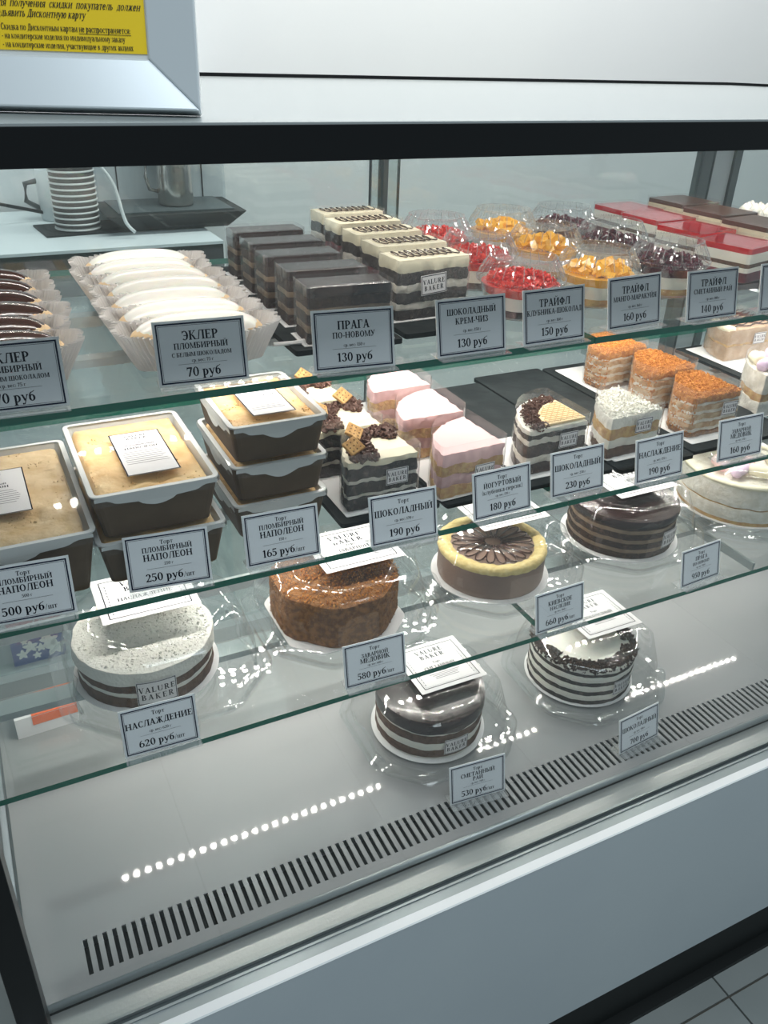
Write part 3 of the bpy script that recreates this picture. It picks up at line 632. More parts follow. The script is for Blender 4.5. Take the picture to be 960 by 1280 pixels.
def board(parent, r, sq=False):
    b = MB(); o_ = octo(2*r, .03) if sq else circle(r, 64); b.loft([[(x, y, .0042) for x, y in o_], [(x, y, .0052) for x, y in o_]]); b.obj('cake_board', 'paper', parent)
FR = -PI/2-.42        # direction of a cake side that faces the customer
# coconut cake
cz = .0055
c = thing('coconut_cake', 'round white coconut cake with brown sponge layers, in the box behind the 620 руб tag', 'cake', (.107, .775, S3+.0005)); board(c, .080)
co = circle(.074, 110)
layers(c, co, cz, [('sponge', 'brown_layer', .013, 0), ('cream_filling', 'cream', .006, .0005), ('sponge', 'brown_layer', .012, 0)], 1)
body(circle(.0765, 110), cz+.031, cz+.048, .0022, 60, .0014, 4, .0006, rings=14).obj('coconut_coat', 'coconut', c, smooth=True)
def ft(r=.0745, z=cz+.0480):
    def f():
        q = math.sqrt(random.random())*r; a_ = random.random()*6.283; return (q*math.cos(a_), q*math.sin(a_), z-(.004 if q > r*.95 else 0)+random.uniform(0, .001))
    return f
def fside(r, z0, z1):
    def f(): a_ = random.random()*6.283; return (r*math.cos(a_), r*math.sin(a_), random.uniform(z0, z1))
    return f
chips_on(c, 'coconut_flakes', 'coconut', ft(), 900, .0018, .35)
brand_on_round(c, .0790, FR+.36, cz+.008, .042, .030)
cake_box(.121, .768, S3+.0003, BX+'white coconut cake on the lower left', w_=.224, sticker=('НАСЛАЖДЕНИЕ', .105, .088), sx=-.004, sy=.03)
# honey cake
c = thing('honey_cake', 'octagonal brown crumb coated honey cake, in the box behind the 580 руб tag', 'cake', (.342, .785, S3+.0005)); board(c, .077, True)
ho = resample(octo(.152, .045, .014), 110)
body(ho, cz, cz+.056, .0012, 90, .001, 2, .0012, rings=12).obj('crumb_coat', 'honey_dark', c, smooth=True)
def fh():
    k = random.randrange(len(ho)); p = ho[k]; return (p[0], p[1], random.uniform(cz+.002, cz+.055))
def fh2():
    k = random.randrange(len(ho)); s_ = math.sqrt(random.random()); p = ho[k]; return (p[0]*s_, p[1]*s_, cz+.058)
chips_on(c, 'crumbs', 'honey_dark', fh, 1500, .0012, .7); chips_on(c, 'top_crumbs', 'honey_crumb', fh2, 1400, .0016, .6)
cake_box(.350, .785, S3+.0003, BX+'brown octagonal crumb cake', w_=.222, sticker=('ЗАВАРНОЙ', .105, .088, 0, 'МЕДОВИК'), sx=.022, sy=.014, H_=.082)
# kiev style cake
c = thing('flower_cake', 'round tan cake with a pale yellow rim and a chocolate flower drizzle', 'cake', (.572, .783, S3+.0005)); board(c, .080)
body(circle(.072, 110), cz, cz+.0395, .0003, 60, 0, 1, .001).obj('cake_side', 'kiev_side', c, smooth=True)
kr = MB(); R = []
for (r, z) in ((.0722, cz+.037), (.0735, cz+.041), (.072, cz+.0455), (.066, cz+.047), (.058, cz+.0455), (.055, cz+.0425)):
    R.append([(lambda q, a_: (q*math.cos(a_), q*math.sin(a_), z+noise.noise(Vector((q*150*math.cos(a_), q*150*math.sin(a_), 2)))*.0016))(r*(1+noise.noise(Vector((math.cos(a0)*9, math.sin(a0)*9, z*80)))*.022), a0) for a0 in [2*PI*k/140 for k in range(140)]])
kr.loft(R, False, False); kr.obj('cream_rim', 'kiev_rim', c, smooth=True)
body(circle(.057, 60), cz+.0395, cz+.0435, 0, 60, 0, 1, .0005).obj('cream_top', 'kiev_top', c, smooth=True)
b = MB()
for k in range(20):
    a0 = 2*PI*k/20; P = []
    for t in range(17):
        u = t/16*2*PI; rr = .033+.022*(-math.cos(u)); aa = a0+.15*math.sin(u); P.append((rr*math.cos(aa), rr*math.sin(aa), cz+.0455))
    b.tube(P, .0010, 5)
b.obj('chocolate_drizzle', 'chocolate', c, smooth=True)
cake_box(.580, .788, S3+.0003, BX+'tan cake with the chocolate flower', w_=.222, sticker=('КИЕВСКОЕ', .105, .088, 0, 'НАСЛЕДИЕ'), sx=.022, sy=.028, H_=.077)
# praga cake
c = thing('chocolate_layer_cake', 'round dark chocolate cake with many thin layers, in the box behind the 950 руб tag', 'cake', (.806, .794, S3+.0005)); board(c, .085)
co = circle(.077, 110); sp = []
for k in range(3): sp += [('sponge', 'choc_sponge', .0085, 0), ('chocolate_cream', 'tan_cream', .0065, .0008)]
sp += [('sponge', 'choc_sponge', .006, 0)]
zz = layers(c, co, cz, sp, 3, wavy=.0018)
body(circle(.0785, 110), zz-.002, zz+.009, .0006, 40, .0003, 4, .0009, rings=8).obj('chocolate_glaze', 'choc_glaze', c, smooth=True)
brand_on_round(c, .0805, FR+.72, cz+.014, .036, .026)
cake_box(.809, .797, S3+.0003, BX+'dark layered chocolate cake', w_=.222, sticker=('ПРАГА', .105, .088, 0, 'ПО-НОВОМУ'), sx=.015, sy=.012, H_=.082)
# white marshmallow cake at the right edge
c = thing('marshmallow_cake', 'round off white cake with marshmallow twists at the right edge of the lower shelf', 'cake', (1.052, .800, S3+.0005)); board(c, .095)
co = circle(.092, 120)
layers(c, co, cz, [('sponge', 'yellow_sponge', .006, .001), ('cream_layer', 'cream_rough', .020, 0), ('sponge', 'yellow_sponge', .003, .0014), ('cream_layer', 'cream_rough', .032, 0)], 2, wavy=.003)
b = MB(); R = []
for (r, z) in ((.088, .0665), (.0935, .067), (.0925, .0715), (.083, .0725), (.079, .068)): R.append([(r*math.cos(a_)*(1+.012*noise.noise(Vector((math.cos(a_)*6, math.sin(a_)*6, z*90)))), r*math.sin(a_)*(1+.012*noise.noise(Vector((math.cos(a_)*6, math.sin(a_)*6, z*90)))), z) for a_ in [2*PI*k/100 for k in range(100)]])
b.loft(R, False, False); b.obj('cream_border', 'ivory', c, smooth=True)
def marsh(parent, p, ang, L_, m, r=.009):
    b = MB(); d = Vector((math.cos(ang), math.sin(ang), 0)); n_ = 9
    b.tube([Vector(p)+d*L_*(k/(n_-1)-.5) for k in range(n_)], [r*(.6 if k in (0, n_-1) else 1+.08*(k % 2)) for k in range(n_)], 12); b.obj('marshmallow', m, parent, smooth=True)
for (x, y, a_, m) in ((-.045, -.030, .3, 'lilac'), (-.020, -.045, 2.2, 'ivory'), (.0, -.052, .2, 'sky_blue'), (-.055, .0, 1.2, 'pink'), (.025, -.03, 1.0, 'ivory'), (-.02, -.02, .6, 'pink')): marsh(c, (x, y, .080), a_, .034, m)
cake_box(1.055, .800, S3+.0003, BX+'off white marshmallow cake', w_=.246, sticker=('ЗЕФИРНЫЙ', .10, .085), sx=-.010, sy=.04, H_=.096)
# sour cream cake on the deck
c = thing('sour_cream_cake', 'round dark chocolate glazed cake with white cream, behind the 530 руб tag', 'cake', (.502, .799, DK+.0005)); board(c, .085)
co = circle(.079, 110)
layers(c, co, cz, [('cream_filling', 'cream', .004, .002), ('sponge', 'brown_layer', .013, 0), ('cream_filling', 'cream', .013, .0005), ('sponge', 'brown_layer', .014, 0), ('cream_filling', 'cream', .005, .0006)], 6, wavy=.003)
body(circle(.0805, 110), cz+.048, cz+.070, .0012, 30, .0004, 4, .0009, rings=12, wavy=.003, flat_top=True).obj('chocolate_glaze', 'choc_glaze', c, smooth=True)
brand_on_round(c, .0825, FR+.42, cz+.012, .038, .027)
cake_box(.503, .800, DK+.0003, BX+'chocolate glazed cake on the deck', sticker=('СМЕТАННЫЙ', .108, .10, 0, 'РАЙ'), sx=.022, sy=.018, H_=.092)
# chocolate striped cake on the deck
c = thing('striped_cake', 'white and dark striped round cake with chocolate crumb edge, behind the 700 руб tag', 'cake', (.784, .800, DK+.0005)); board(c, .087)
co = circle(.083, 120); sp = []
for k in range(3): sp += [('sponge', 'dark_sponge', .0068, 0), ('cream_filling', 'cream', .0108, .0003)]
sp += [('sponge', 'dark_sponge', .0055, 0), ('cream_top', 'cream', .008, .0003)]
zz = layers(c, co, cz, sp, 9, wavy=.0024)
def fr():
    a_ = random.random()*6.283; q = random.uniform(.060, .0835) if noise.noise(Vector((math.cos(a_)*2, math.sin(a_)*2, 3))) > -.15 else random.uniform(.073, .083)
    return (q*math.cos(a_), q*math.sin(a_), zz+random.uniform(-.004 if q > .080 else 0, .003))
chips_on(c, 'chocolate_crumbs', 'choc_sponge', fr, 2200, .0034, .6)
brand_on_round(c, .0855, FR+.60, cz+.016, .036, .026)
cake_box(.789, .795, DK+.0003, BX+'striped chocolate crumb cake on the deck', sticker=('ШОКОЛАДНЫЙ', .108, .10), sx=.032, sy=.026, H_=.094)

# ------------------------------------------------------------------ slates and papers on the middle shelf
def flat(name, label, cat, pts, z, th, m, group=None):
    cx = sum(p[0] for p in pts)/len(pts); cy = sum(p[1] for p in pts)/len(pts); b = MB(); q = [(x-cx, y-cy) for x, y in pts]
    b.loft([[(x, y, 0) for x, y in q], [(x, y, th) for x, y in q]]); return thing(name, label, cat, (cx, cy, z), 0, group, b.mesh(), m)
def rect(x0, y0, x1, y1, r=.004): return rrect(x1-x0, y1-y0, r, 3, (x0+x1)/2, (y0+y1)/2)
z2 = S2+.0005; z3 = z2+.0055
flat('slate_tray', 'black slate tray under the biscuit topped slices', 'tray', rect(.306, .682, .424, 1.0), z2, .005, 'slate', 'black slate trays')
flat('slate_tray', 'black slate tray with an empty right half beside the pink slices', 'tray', rect(.428, .676, .660, .985), z2, .005, 'slate', 'black slate trays')
flat('slate_tray', 'black slate tray, bare at the back, behind the waffle topped slice', 'tray', rect(.664, .668, .782, 1.005), z2, .005, 'slate', 'black slate trays')
flat('slate_tray', 'black slate tray under the three honey crumb slices', 'tray', rect(.786, .675, .965, 1.0), z2, .005, 'slate', 'black slate trays')
flat('slate_tray', 'black slate tray under the coffee cream wedge at the right edge', 'tray', rect(1.060, .70, 1.36, 1.0), z2, .005, 'slate', 'black slate trays')
def paper(label, x0, y0, x1, y1): flat('paper_sheet', label, 'paper', rect(x0, y0, x1, y1, .002), z3, .0006, 'paper', 'white paper sheets under the slices')
paper('white paper sheet under the biscuit topped slices', .316, .693, .416, .99)
paper('white paper sheet under the three pink slices', .424+.008, .690, .535, .975)
paper('white paper sheet under the waffle topped slice', .541, .690, .652, .80)
paper('white paper sheet under the coconut slice', .672, .690, .778, .79)
paper('white paper sheet under the honey crumb slices', .800, .692, .915, .985)
paper('white paper sheet under the coffee cream wedge', 1.075, .72, 1.34, .99)
zp = z3+.0008

# ------------------------------------------------------------------ slices
def film(parent, r, h, sq=0):
    o_ = quarter(r, sq, 80); o_ = offset(o_, .0022); b = MB()
    k0 = 3; pts = o_[k0:]+o_[:1]      # open strip round the arc and both cut faces
    R0 = [(x, y, .0005) for x, y in o_]; R1 = [(x, y, h) for x, y in o_]; n_ = len(o_)
    b.add(R0+R1, [(i, (i+1) % n_, n_+(i+1) % n_, n_+i) for i in range(n_)]); b.obj('film_wrap', 'film', parent, smooth=True)
def slice_thing(name, label, group, x, y, z, r, spec, rz=0, sq=0, h=None, sticker=(-.022, .020), seed=0, wavy=.004, fh=.011):
    t = thing(name, label, 'cake slice', (x, y, z), rz, group=group); o_ = quarter(r, sq)
    b = MB(); q = offset(resample(quarter(r, sq), 40), .003); b.loft([[(u, v, .0) for u, v in q], [(u, v, .0006) for u, v in q]]); b.obj('paper_base', 'paper', t)
    zt_ = layers(t, o_, .001, spec, seed, amp=.0022, wavy=wavy); film(t, r, zt_+fh, sq)
    if sticker: brand_sticker(t, (sticker[0], -.0030, sticker[1]), (0, 0, 0), .026, .0185)
    return t, zt_
def top_quarter(r, m=.003, pred=None):
    while True:
        u = -random.random()*r; v = random.random()*r
        if math.hypot(u, v) < r-m and (pred is None or pred(u, v)): return u, v
# biscuit topped chocolate slices
GS = 'biscuit topped chocolate slices'
for i, (x, y, lb) in enumerate([(.402, .700, 'chocolate crumb slice with two square biscuits, nearest the 190 руб tag'), (.398, .783, 'chocolate crumb slice with biscuit pieces, second from the front beside the kraft boxes'), (.392, .866, 'chocolate crumb slice with white cream, at the back of its paper sheet')]):
    t, zt_ = slice_thing('chocolate_slice', lb, GS, x, y, zp, .082, [('sponge', 'dark_sponge', .013, 0), ('cream_layer', 'cream_rough', .005, .001), ('sponge', 'dark_sponge', .012, 0), ('cream_layer', 'cream_rough', .005, .001), ('sponge', 'dark_sponge', .014, 0), ('cream_top', 'ivory', .007, 0)], 0, 0, seed=i*5, wavy=.0055, sticker=(-.026, .026))
    b = MB()
    for _ in range(320):
        u, v = top_quarter(.079, .003, lambda u, v: math.hypot(u, v) > .050+.010*math.sin(u*150)); b.block((u, v, zt_+random.uniform(.0, .005)), random.uniform(.003, .0075), random.uniform(.002, .0035), random.uniform(.0015, .004), rndrot())
    o_ = b.obj('chocolate_shavings', 'shavings', t); o_['kind'] = 'stuff'
    for (u, v, a_) in (((-.068, .018, .3), (-.052, .052, .9)), ((-.058, .040, 1.3), (-.018, .068, .5)), ((-.060, .040, .1), (-.03, .065, .7)))[i]:
        b = MB(); b.block((0, 0, 0), .018, .018, .004); bo = b.obj('biscuit', 'biscuit', t, (u, v, zt_+.011), (.5, -.3, a_), bevel=.001)
        b = MB()
        for p in range(3):
            for q in range(3): b.box(-.006+p*.005, -.006+q*.005, .002, -.0048+p*.005, -.0048+q*.005, .0023)
        b.obj('biscuit_holes', 'choc_sponge', bo)
# pink slices
for i, (x, y, lb) in enumerate([(.505, .690, 'pink topped slice nearest the 180 руб tag'), (.509, .785, 'pink topped slice in the middle of the three pink slices'), (.515, .878, 'pink topped slice at the back of the three pink slices')]):
    slice_thing('pink_slice', lb, 'pink topped yoghurt slices', x, y, zp, .080, [('sponge', 'yellow_sponge', .012, 0), ('mousse', 'pink_mousse', .014, .0008), ('sponge', 'yellow_sponge', .012, 0), ('pink_top', 'pink', .015, 0)], [.05, -.02, 0][i], seed=i*7, wavy=.006, sticker=(-.026, .017))
# waffle slice
t, zt_ = slice_thing('waffle_slice', 'striped chocolate slice topped with a waffle piece and chocolate curls, behind the 230 руб tag', None, .628, .700, zp, .084, [('sponge', 'choc_sponge', .012, 0), ('cream_layer', 'cream_rough', .010, .001), ('sponge', 'choc_sponge', .015, 0), ('cream_layer', 'cream_rough', .007, 0), ('sponge', 'dark_sponge', .006, 0), ('cream_top', 'cream', .006, 0)], .03, seed=3, sticker=(-.028, .030))
b = MB(); P = [(-.002, .003), (-.002, .060), (-.030, .050), (-.052, .030), (-.060, .003)]; b.loft([[(x, y, zt_+.0012) for x, y in P], [(x, y, zt_+.004) for x, y in P]]); wf = b.obj('waffle', 'waffle', t)
b = MB()
def inside(x, y): return x < -.003 and y > .004 and math.hypot(x, y) < .056
for k in range(-14, 15):
    for sg in (1, -1):
        p = [(k*.0085+s_*.0707*1, sg*(s_*.0707)+(0 if sg > 0 else .06)) for s_ in [q/40-.5 for q in range(81)]]; run = [q for q in p if inside(*q)]
        if len(run) > 2: b.tube([(q[0], q[1], zt_+.0042) for q in (run[0], run[-1])], .0006, 4)
b.obj('waffle_ridges', 'waffle_line', wf)
b = MB()
for _ in range(420):
    u, v = top_quarter(.079, .002, lambda u, v: math.hypot(u, v) > .058); R = rndrot(); c0 = Vector((u, v, zt_+random.uniform(-.001, .004))); L_ = random.uniform(.0025, .0042)
    b.tube([c0+R @ Vector((L_*math.cos(q*.9), L_*math.sin(q*.9), q*.0008)) for q in range(3)], .0010, 4)
o_ = b.obj('chocolate_curls', 'shavings', t); o_['kind'] = 'stuff'
# coconut slice
t, zt_ = slice_thing('coconut_slice', 'white coconut topped slice with brown sponge, behind the 190 руб coconut tag', None, .744, .700, zp, .080, [('sponge', 'brown_layer', .012, 0), ('cream_layer', 'cream', .012, .001), ('sponge', 'yellow_sponge', .014, 0), ('coconut_coat', 'coconut', .014, 0)], .04, seed=13, sticker=(-.030, .030))
b = MB()
for _ in range(1100): u, v = top_quarter(.080, 0); b.chip((u, v, zt_+random.uniform(0, .0035)), .002, .3)
o_ = b.obj('coconut_flakes', 'coconut', t); o_['kind'] = 'stuff'
# honey crumb slices
for i, (x, y, lb) in enumerate([(.888, .706, 'honey crumb slice nearest the 160 руб tag'), (.900, .800, 'honey crumb slice in the middle of its paper sheet'), (.893, .892, 'honey crumb slice at the back, farthest from the 160 руб tag')]):
    t, zt_ = slice_thing('honey_slice', lb, 'honey crumb slices', x, y, zp, .084, [('honey_layer', 'honey_dark', .006, 0), ('cream_layer', 'cream_rough', .005, .001), ('honey_layer', 'honey_layer', .007, 0), ('cream_layer', 'cream_rough', .005, .001), ('honey_layer', 'honey_layer', .007, 0), ('cream_layer', 'cream_rough', .005, .001), ('honey_layer', 'honey_layer', .007, 0), ('cream_layer', 'cream_rough', .004, .001), ('crumb_top', 'honey_crumb', .008, 0)], [0, .08, .1][i], sq=1, seed=i*4, wavy=.003, sticker=((-.022, .026), (-.020, .026), (-.020, .022))[i])
    b = MB(); q_ = quarter(.083, 1)
    for _ in range(1500):
        s_ = math.sqrt(random.random()); p = random.choice(q_); c_ = (-.036, .036); b.chip((c_[0]+(p[0]-c_[0])*s_, c_[1]+(p[1]-c_[1])*s_, zt_+random.uniform(0, .002)), .0018, .6)
    for _ in range(900):
        p = random.choice([p for p in q_ if p[0] < -.078 or p[1] > .078 or p[1]-p[0] > .118]); b.chip((p[0], p[1], random.uniform(.002, zt_)), .0018, .6)
    o_ = b.obj('crumbs', 'honey_crumb', t); o_['kind'] = 'stuff'
# coffee cream wedge
t, zt_ = slice_thing('cream_wedge', 'coffee cream wedge with chocolate drizzle at the right end of the middle shelf', None, 1.190, .915, zp, .105, [('coffee_cream', 'coffee_cream', .022, 0), ('sponge', 'yellow_sponge', .004, .001), ('coffee_cream', 'coffee_cream', .024, 0)], 0, seed=21, sticker=(-.038, .025))
b = MB()
for k in range(9): b.tube([(-.085+s_*.01+k*.002, .01+k*.009+.004*math.sin(s_*1.7+k), zt_+.0025) for s_ in range(9)], .0012, 5)
b.obj('chocolate_drizzle', 'chocolate', t)
b = MB(); b.tube([(-.103*math.cos(a_)+.004, .103*math.sin(a_)+.001, zt_) for a_ in [k*PI/2/24 for k in range(25)]], .007, 8); b.obj('cream_edge', 'ivory', t, smooth=True)
# marshmallow slice
t, zt_ = slice_thing('marshmallow_slice', 'pale slice with pink and white marshmallow swirl at the middle shelf right edge', None, 1.085-.04, .735, z2, .082, [('cream_layer', 'coconut', .020, 0), ('sponge', 'yellow_sponge', .012, .001), ('cream_layer', 'cream_rough', .028, 0)], 0, seed=8, sticker=None)
for (x, y, a_, m) in ((-.066, .02, .3, 'lilac'), (-.055, .045, 1.2, 'ivory'), (-.04, .02, 2.0, 'ivory'), (-.02, .05, .8, 'lilac'), (-.05, .008, .2, 'ivory')): marsh(t, (x, y, zt_+.008), a_, .022, m, .008)

# ------------------------------------------------------------------ kraft boxes of napoleon cake
def kraft_box(x, y, z, w_, d_, h_, label, m_fill='custard', lab=None, taper=.008):
    t = thing('kraft_box', label, 'kraft box', (x, y, z), 0, group='kraft boxes with clear lids')
    a = rrect(w_-2*taper, d_-2*taper, .006, 3); b_ = rrect(w_, d_, .007, 3)
    m = MB(); m.loft([[(u, v, 0) for u, v in a], [(u, v, h_-.002) for u, v in b_]], True, False); m.obj('kraft_tray', 'kraft', t)
    m = MB(); ia = offset(rrect(w_, d_, .007, 3), -.0012); ib = offset(rrect(w_-2*taper, d_-2*taper, .006, 3), -.0012)
    m.loft([[(u, v, h_-.0015) for u, v in ia], [(u, v, .001) for u, v in ib]], False, True); m.obj('white_lining', 'box_white', t)
    fo = resample(offset(rrect(w_-taper, d_-taper, .006, 3), -.002), 90)
    body(fo, h_*.5, h_-.0045, .0006, 60, .0034, random.random()*9, .002, rings=14).obj('napoleon_cake', m_fill, t, smooth=True)
    chips_on(t, 'crumbs', m_fill, lambda: (random.uniform(-.46, .46)*(w_-taper), random.uniform(-.47, .47)*(d_-taper), h_-.0042), 420, .0014, .5)
    # white folded rim with scalloped flaps on each side
    m = MB(); o1 = offset(b_, .0012); m.loft([[(u, v, h_-.0016) for u, v in o1], [(u, v, h_) for u, v in o1], [(u, v, h_) for u, v in offset(b_, -.0035)]], False, False)
    def flap(L_, f, dd):
        n_ = 32; top = []; bot = []
        for k in range(n_+1):
            s_ = (k/n_-.5)*(L_-.004); e = abs(s_)/(L_/2); q = .004
            if e < .70: q = .004+(.70-e)/.70*.003+.004
            if e < .30: q = .011+.005*math.cos(e/.30*PI/2)
            if .62 < e <= .76: q = .004+(.76-e)/.14*.005
            q = min(q, dd); top.append(f(s_, 0)); bot.append(f(s_, q))
        m.add(top+bot, [(k, k+1, n_+2+k, n_+1+k) for k in range(n_)])
    sl = taper/h_
    flap(w_, lambda s_, q: (s_, -d_/2-.0016+q*sl, h_-q-.0012), .02); flap(w_, lambda s_, q: (s_, d_/2+.0016-q*sl, h_-q-.0012), .02)
    flap(d_, lambda s_, q: (-w_/2-.0016+q*sl, s_, h_-q*1.3-.0012), .025); flap(d_, lambda s_, q: (w_/2+.0016-q*sl, s_, h_-q*1.3-.0012), .025)
    m.obj('folded_rim', 'box_white', t)
    m = MB(); c1 = offset(b_, .0022); c2 = offset(b_, .0008)
    m.loft([[(u, v, h_-.010) for u, v in c1], [(u, v, h_+.0012) for u, v in c1], [(u, v, h_+.0022) for u, v in c2], [(u, v, h_+.0022) for u, v in offset(b_, -.003)]], False, True); m.obj('clear_lid', 'box_lid', t)
    if lab:
        lw, ld, lx, ly = lab; m = MB(); m.box(-lw/2, -ld/2, 0, lw/2, ld/2, .0003); s = m.obj('paper_label', 'label', t, (lx, ly, h_+.0028))
        m = MB(); polys_xy(m, frame_polys(-lw/2, -ld/2, lw/2, ld/2, .0011)+text_polys('VALURE', .0042, 0, ld/2-.011, .95, .1)+text_polys('BAKER', .0042, 0, ld/2-.017, .95, .2)+text_polys('Торт', .0028, 0, ld/2-.026)+text_polys('ПЛОМБИРНЫЙ', .0030, 0, ld/2-.032)+text_polys('НАПОЛЕОН', .0044, 0, ld/2-.039), .0004); m.obj('label_print', 'ink', s)
        m = MB()
        for k in range(7):
            yy = ld/2-.046-k*.0042
            if yy > -ld/2+.004: polys_xy(m, [_q(-lw*.40, yy, lw*random.uniform(.3, .4), yy+.0008)], .0004)
        m.obj('fine_print', 'fine_ink', s)
    return t
kraft_box(-.004, .768, S2+.0003, .134, .205, .064, 'large kraft box of pale crumb cake cut off by the left edge', 'custard_pale', (.062, .092, -.008, -.002), .010)
kraft_box(.122, .752, S2+.0003, .116, .168, .046, 'medium kraft box, lower of the two stacked beside the largest box')
kraft_box(.120, .750, S2+.0490, .112, .165, .046, 'medium kraft box with a label, on top of the two box stack', 'custard', (.048, .094, .004, -.012))
for k, lb in enumerate(['small kraft box at the bottom of the three box stack', 'small kraft box in the middle of the three box stack', 'small kraft box with a label on top of the three box stack']):
    kraft_box(.248, .765, S2+.0003+k*.0422, .097, .130, .0392, lb, 'custard', (.044, .085, .0, -.008) if k == 2 else None, .006)

# ------------------------------------------------------------------ eclairs on the top shelf
z1 = S1+.0005
def sl1(label, x0, y0, x1, y1, rz=0):
    b = MB(); q = rrect(x1-x0, y1-y0, .003, 3); b.loft([[(u, v, 0) for u, v in q], [(u, v, .005) for u, v in q]]); thing('slate_tray', label, 'tray', ((x0+x1)/2, (y0+y1)/2, z1), rz, 'black slate trays', b.mesh(), 'slate')
sl1('black slate tray under the dark chocolate eclairs', -.069, .69, .060, 1.0)
sl1('black slate tray under the white eclairs', .125, .70, .222, 1.0)
sl1('black slate tray under the dark glazed slabs', .262, .690, .372, 1.02)
sl1('black slate tray under the zigzag iced slabs', .380, .700, .490, 1.02)
ze = z1+.0055
def eclair_mesh(seed, dark):
    n_ = 26; m = MB(); R = []
    L_ = .118
    for k in range(n_+1):
        u = k/n_*2-1; rr = max(.02, (1-abs(u)**3.2))**.5; x = u*L_/2; w0 = .0185*rr*(1+.06*noise.noise(Vector((u*3, seed, 0)))); h0 = .0165*rr
        yo = .0015*noise.noise(Vector((u*2, seed, 5)))
        R.append([(x, yo+w0*math.cos(a_), .019+h0*math.sin(a_)*(1 if math.sin(a_) > 0 else .9)) for a_ in [2*PI*q/16 for q in range(16)]])
    m.loft(R); base = m.mesh('choux', True); base.materials.append(MT['choux'])
    m = MB(); R = []; L2 = .112
    for k in range(n_+1):
        u = k/n_*2-1; rr = max(.02, (1-abs(u)**3.0))**.5; x = u*L2/2; wob = 1+.12*noise.noise(Vector((u*5, seed*2.3, 1)))
        ring = []
        for q in range(13):
            a_ = math.radians(-14-8*noise.noise(Vector((u*8, seed, q > 6)))+q*(208/12)); ring.append((x, .0192*rr*wob*math.cos(a_), .0200+.0190*rr*math.sin(a_)))
        ring.append((x, 0, .019)); R.append(ring)
    m.loft(R); cap = m.mesh('icing', True); cap.materials.append(MT['chocolate' if dark else 'white_icing'])
    return base, cap
def paper_cup():
    m = MB(); R = []; n_ = 240
    for j, (f, z) in enumerate(((.80, 0), (.86, .0005), (.94, .012), (1.03, .022), (1.10, .031))):
        ring = []
        for k in range(n_):
            a_ = 2*PI*k/n_; c_, s_ = math.cos(a_), math.sin(a_); ex = .62
            x = .064*f*math.copysign(abs(c_)**ex, c_); y = .0255*f*math.copysign(abs(s_)**ex, s_)
            p = (.0013*j/2)*(1 if k % 4 < 2 else -1)
            nx, ny = x/.064, y/.0255; l = math.hypot(nx, ny) or 1; endl = abs(x)/.08
            ring.append((x+p*nx/l, y+p*ny/l, z*(1+.12*endl*endl*(1 if j > 2 else 0))+.001*noise.noise(Vector((x*60, y*60, j)))*j))
        R.append(ring)
    m.loft(R, True, False); me = m.mesh('cup', True); me.materials.append(MT['cup_paper']); return me
cupm = paper_cup(); variants = {d: [eclair_mesh(s_*1.7+d, d) for s_ in range(4)] for d in (0, 1)}
ys = [.699, .743, .785, .827, .868, .909, .950]
where = ['nearest the price tag', 'second from the front', 'third from the front', 'fourth from the front', 'fifth from the front', 'sixth from the front', 'farthest back']
for d, X0, rows in ((0, .176, 7), (1, .008, 7)):
    for k in range(rows):
        if d and k == 6: continue
        y = ys[k]; x = X0+random.uniform(-.004, .004); wh = where[k] if not (d and k == 5) else 'farthest back'
        nm = 'dark chocolate iced eclair' if d else 'white iced eclair'; rz = random.uniform(-.03, .03)
        pc = thing('paper_case', 'pleated white paper case of the '+nm+' '+wh, 'paper case', (x, y, ze), rz, group='pleated paper cases of the '+('dark' if d else 'white')+' eclairs', me=cupm)
        e = thing('eclair', nm+' in its row on the top shelf, '+wh, 'eclair', (x, y, ze+.003), rz, group='dark chocolate eclairs' if d else 'white iced eclairs')
        bm_, cp = variants[d][k % 4]; link('choux', bm_, e); link('icing', cp, e)

# ------------------------------------------------------------------ glazed slabs
WH5 = ['nearest the front of its row', 'second in its row', 'middle one of its row', 'fourth in its row', 'farthest back in its row']
def slab(name, label, group, x, y, spec, w_, d_, rz, seed, sticker=None, zig=False, amp=.0006, wavy=.0012):
    t = thing(name, label, 'cake slice', (x, y, z1+.0055), rz, group=group); o_ = resample(rrect(w_, d_, .0015, 2, w_/2, d_/2), 110)
    b = MB(); b.box(-.004, -.003, 0, w_+.004, d_+.003, .0008); b.obj('paper_base', 'paper', t)
    zt_ = layers(t, o_, .001, spec, seed, amp=amp, wavy=wavy)
    b = MB(); q = offset(rrect(w_, d_, .002, 2, w_/2, d_/2), .002); n_ = len(q); b.add([(u, v, .0008) for u, v in q]+[(u, v, zt_+.003) for u, v in q], [(i, (i+1) % n_, n_+(i+1) % n_, n_+i) for i in range(n_)]); b.obj('film_wrap', 'film', t)
    if sticker: brand_sticker(t, sticker, (0, -.08, 0), .030, .020)
    if zig:
        P = [(.008+(w_-.016)*k/240+.0034*math.cos(k/240*18*PI), d_/2+(d_/2-.008)*math.sin(k/240*18*PI)*(1+.12*math.sin(k*.11+seed)), zt_+.0015) for k in range(241)]
        b = MB(); b.tube(P, .0006, 5); b.obj('chocolate_zigzag', 'chocolate', t, smooth=True)
    return t
for k in range(5):
    slab('praga_slab', 'dark glazed chocolate slab, '+WH5[k], 'dark glazed slabs', (.277, .281, .281, .286, .288)[k], .700+k*.062, [('sponge', 'choc_sponge', .010, 0), ('chocolate_cream', 'tan_cream', .007, .0003), ('sponge', 'choc_sponge', .010, 0), ('chocolate_cream', 'tan_cream', .006, .0003), ('sponge', 'choc_sponge', .010, 0), ('chocolate_glaze', 'choc_glaze', .009, -.0003)], .083, .037, -.06+.01*k, k*3)
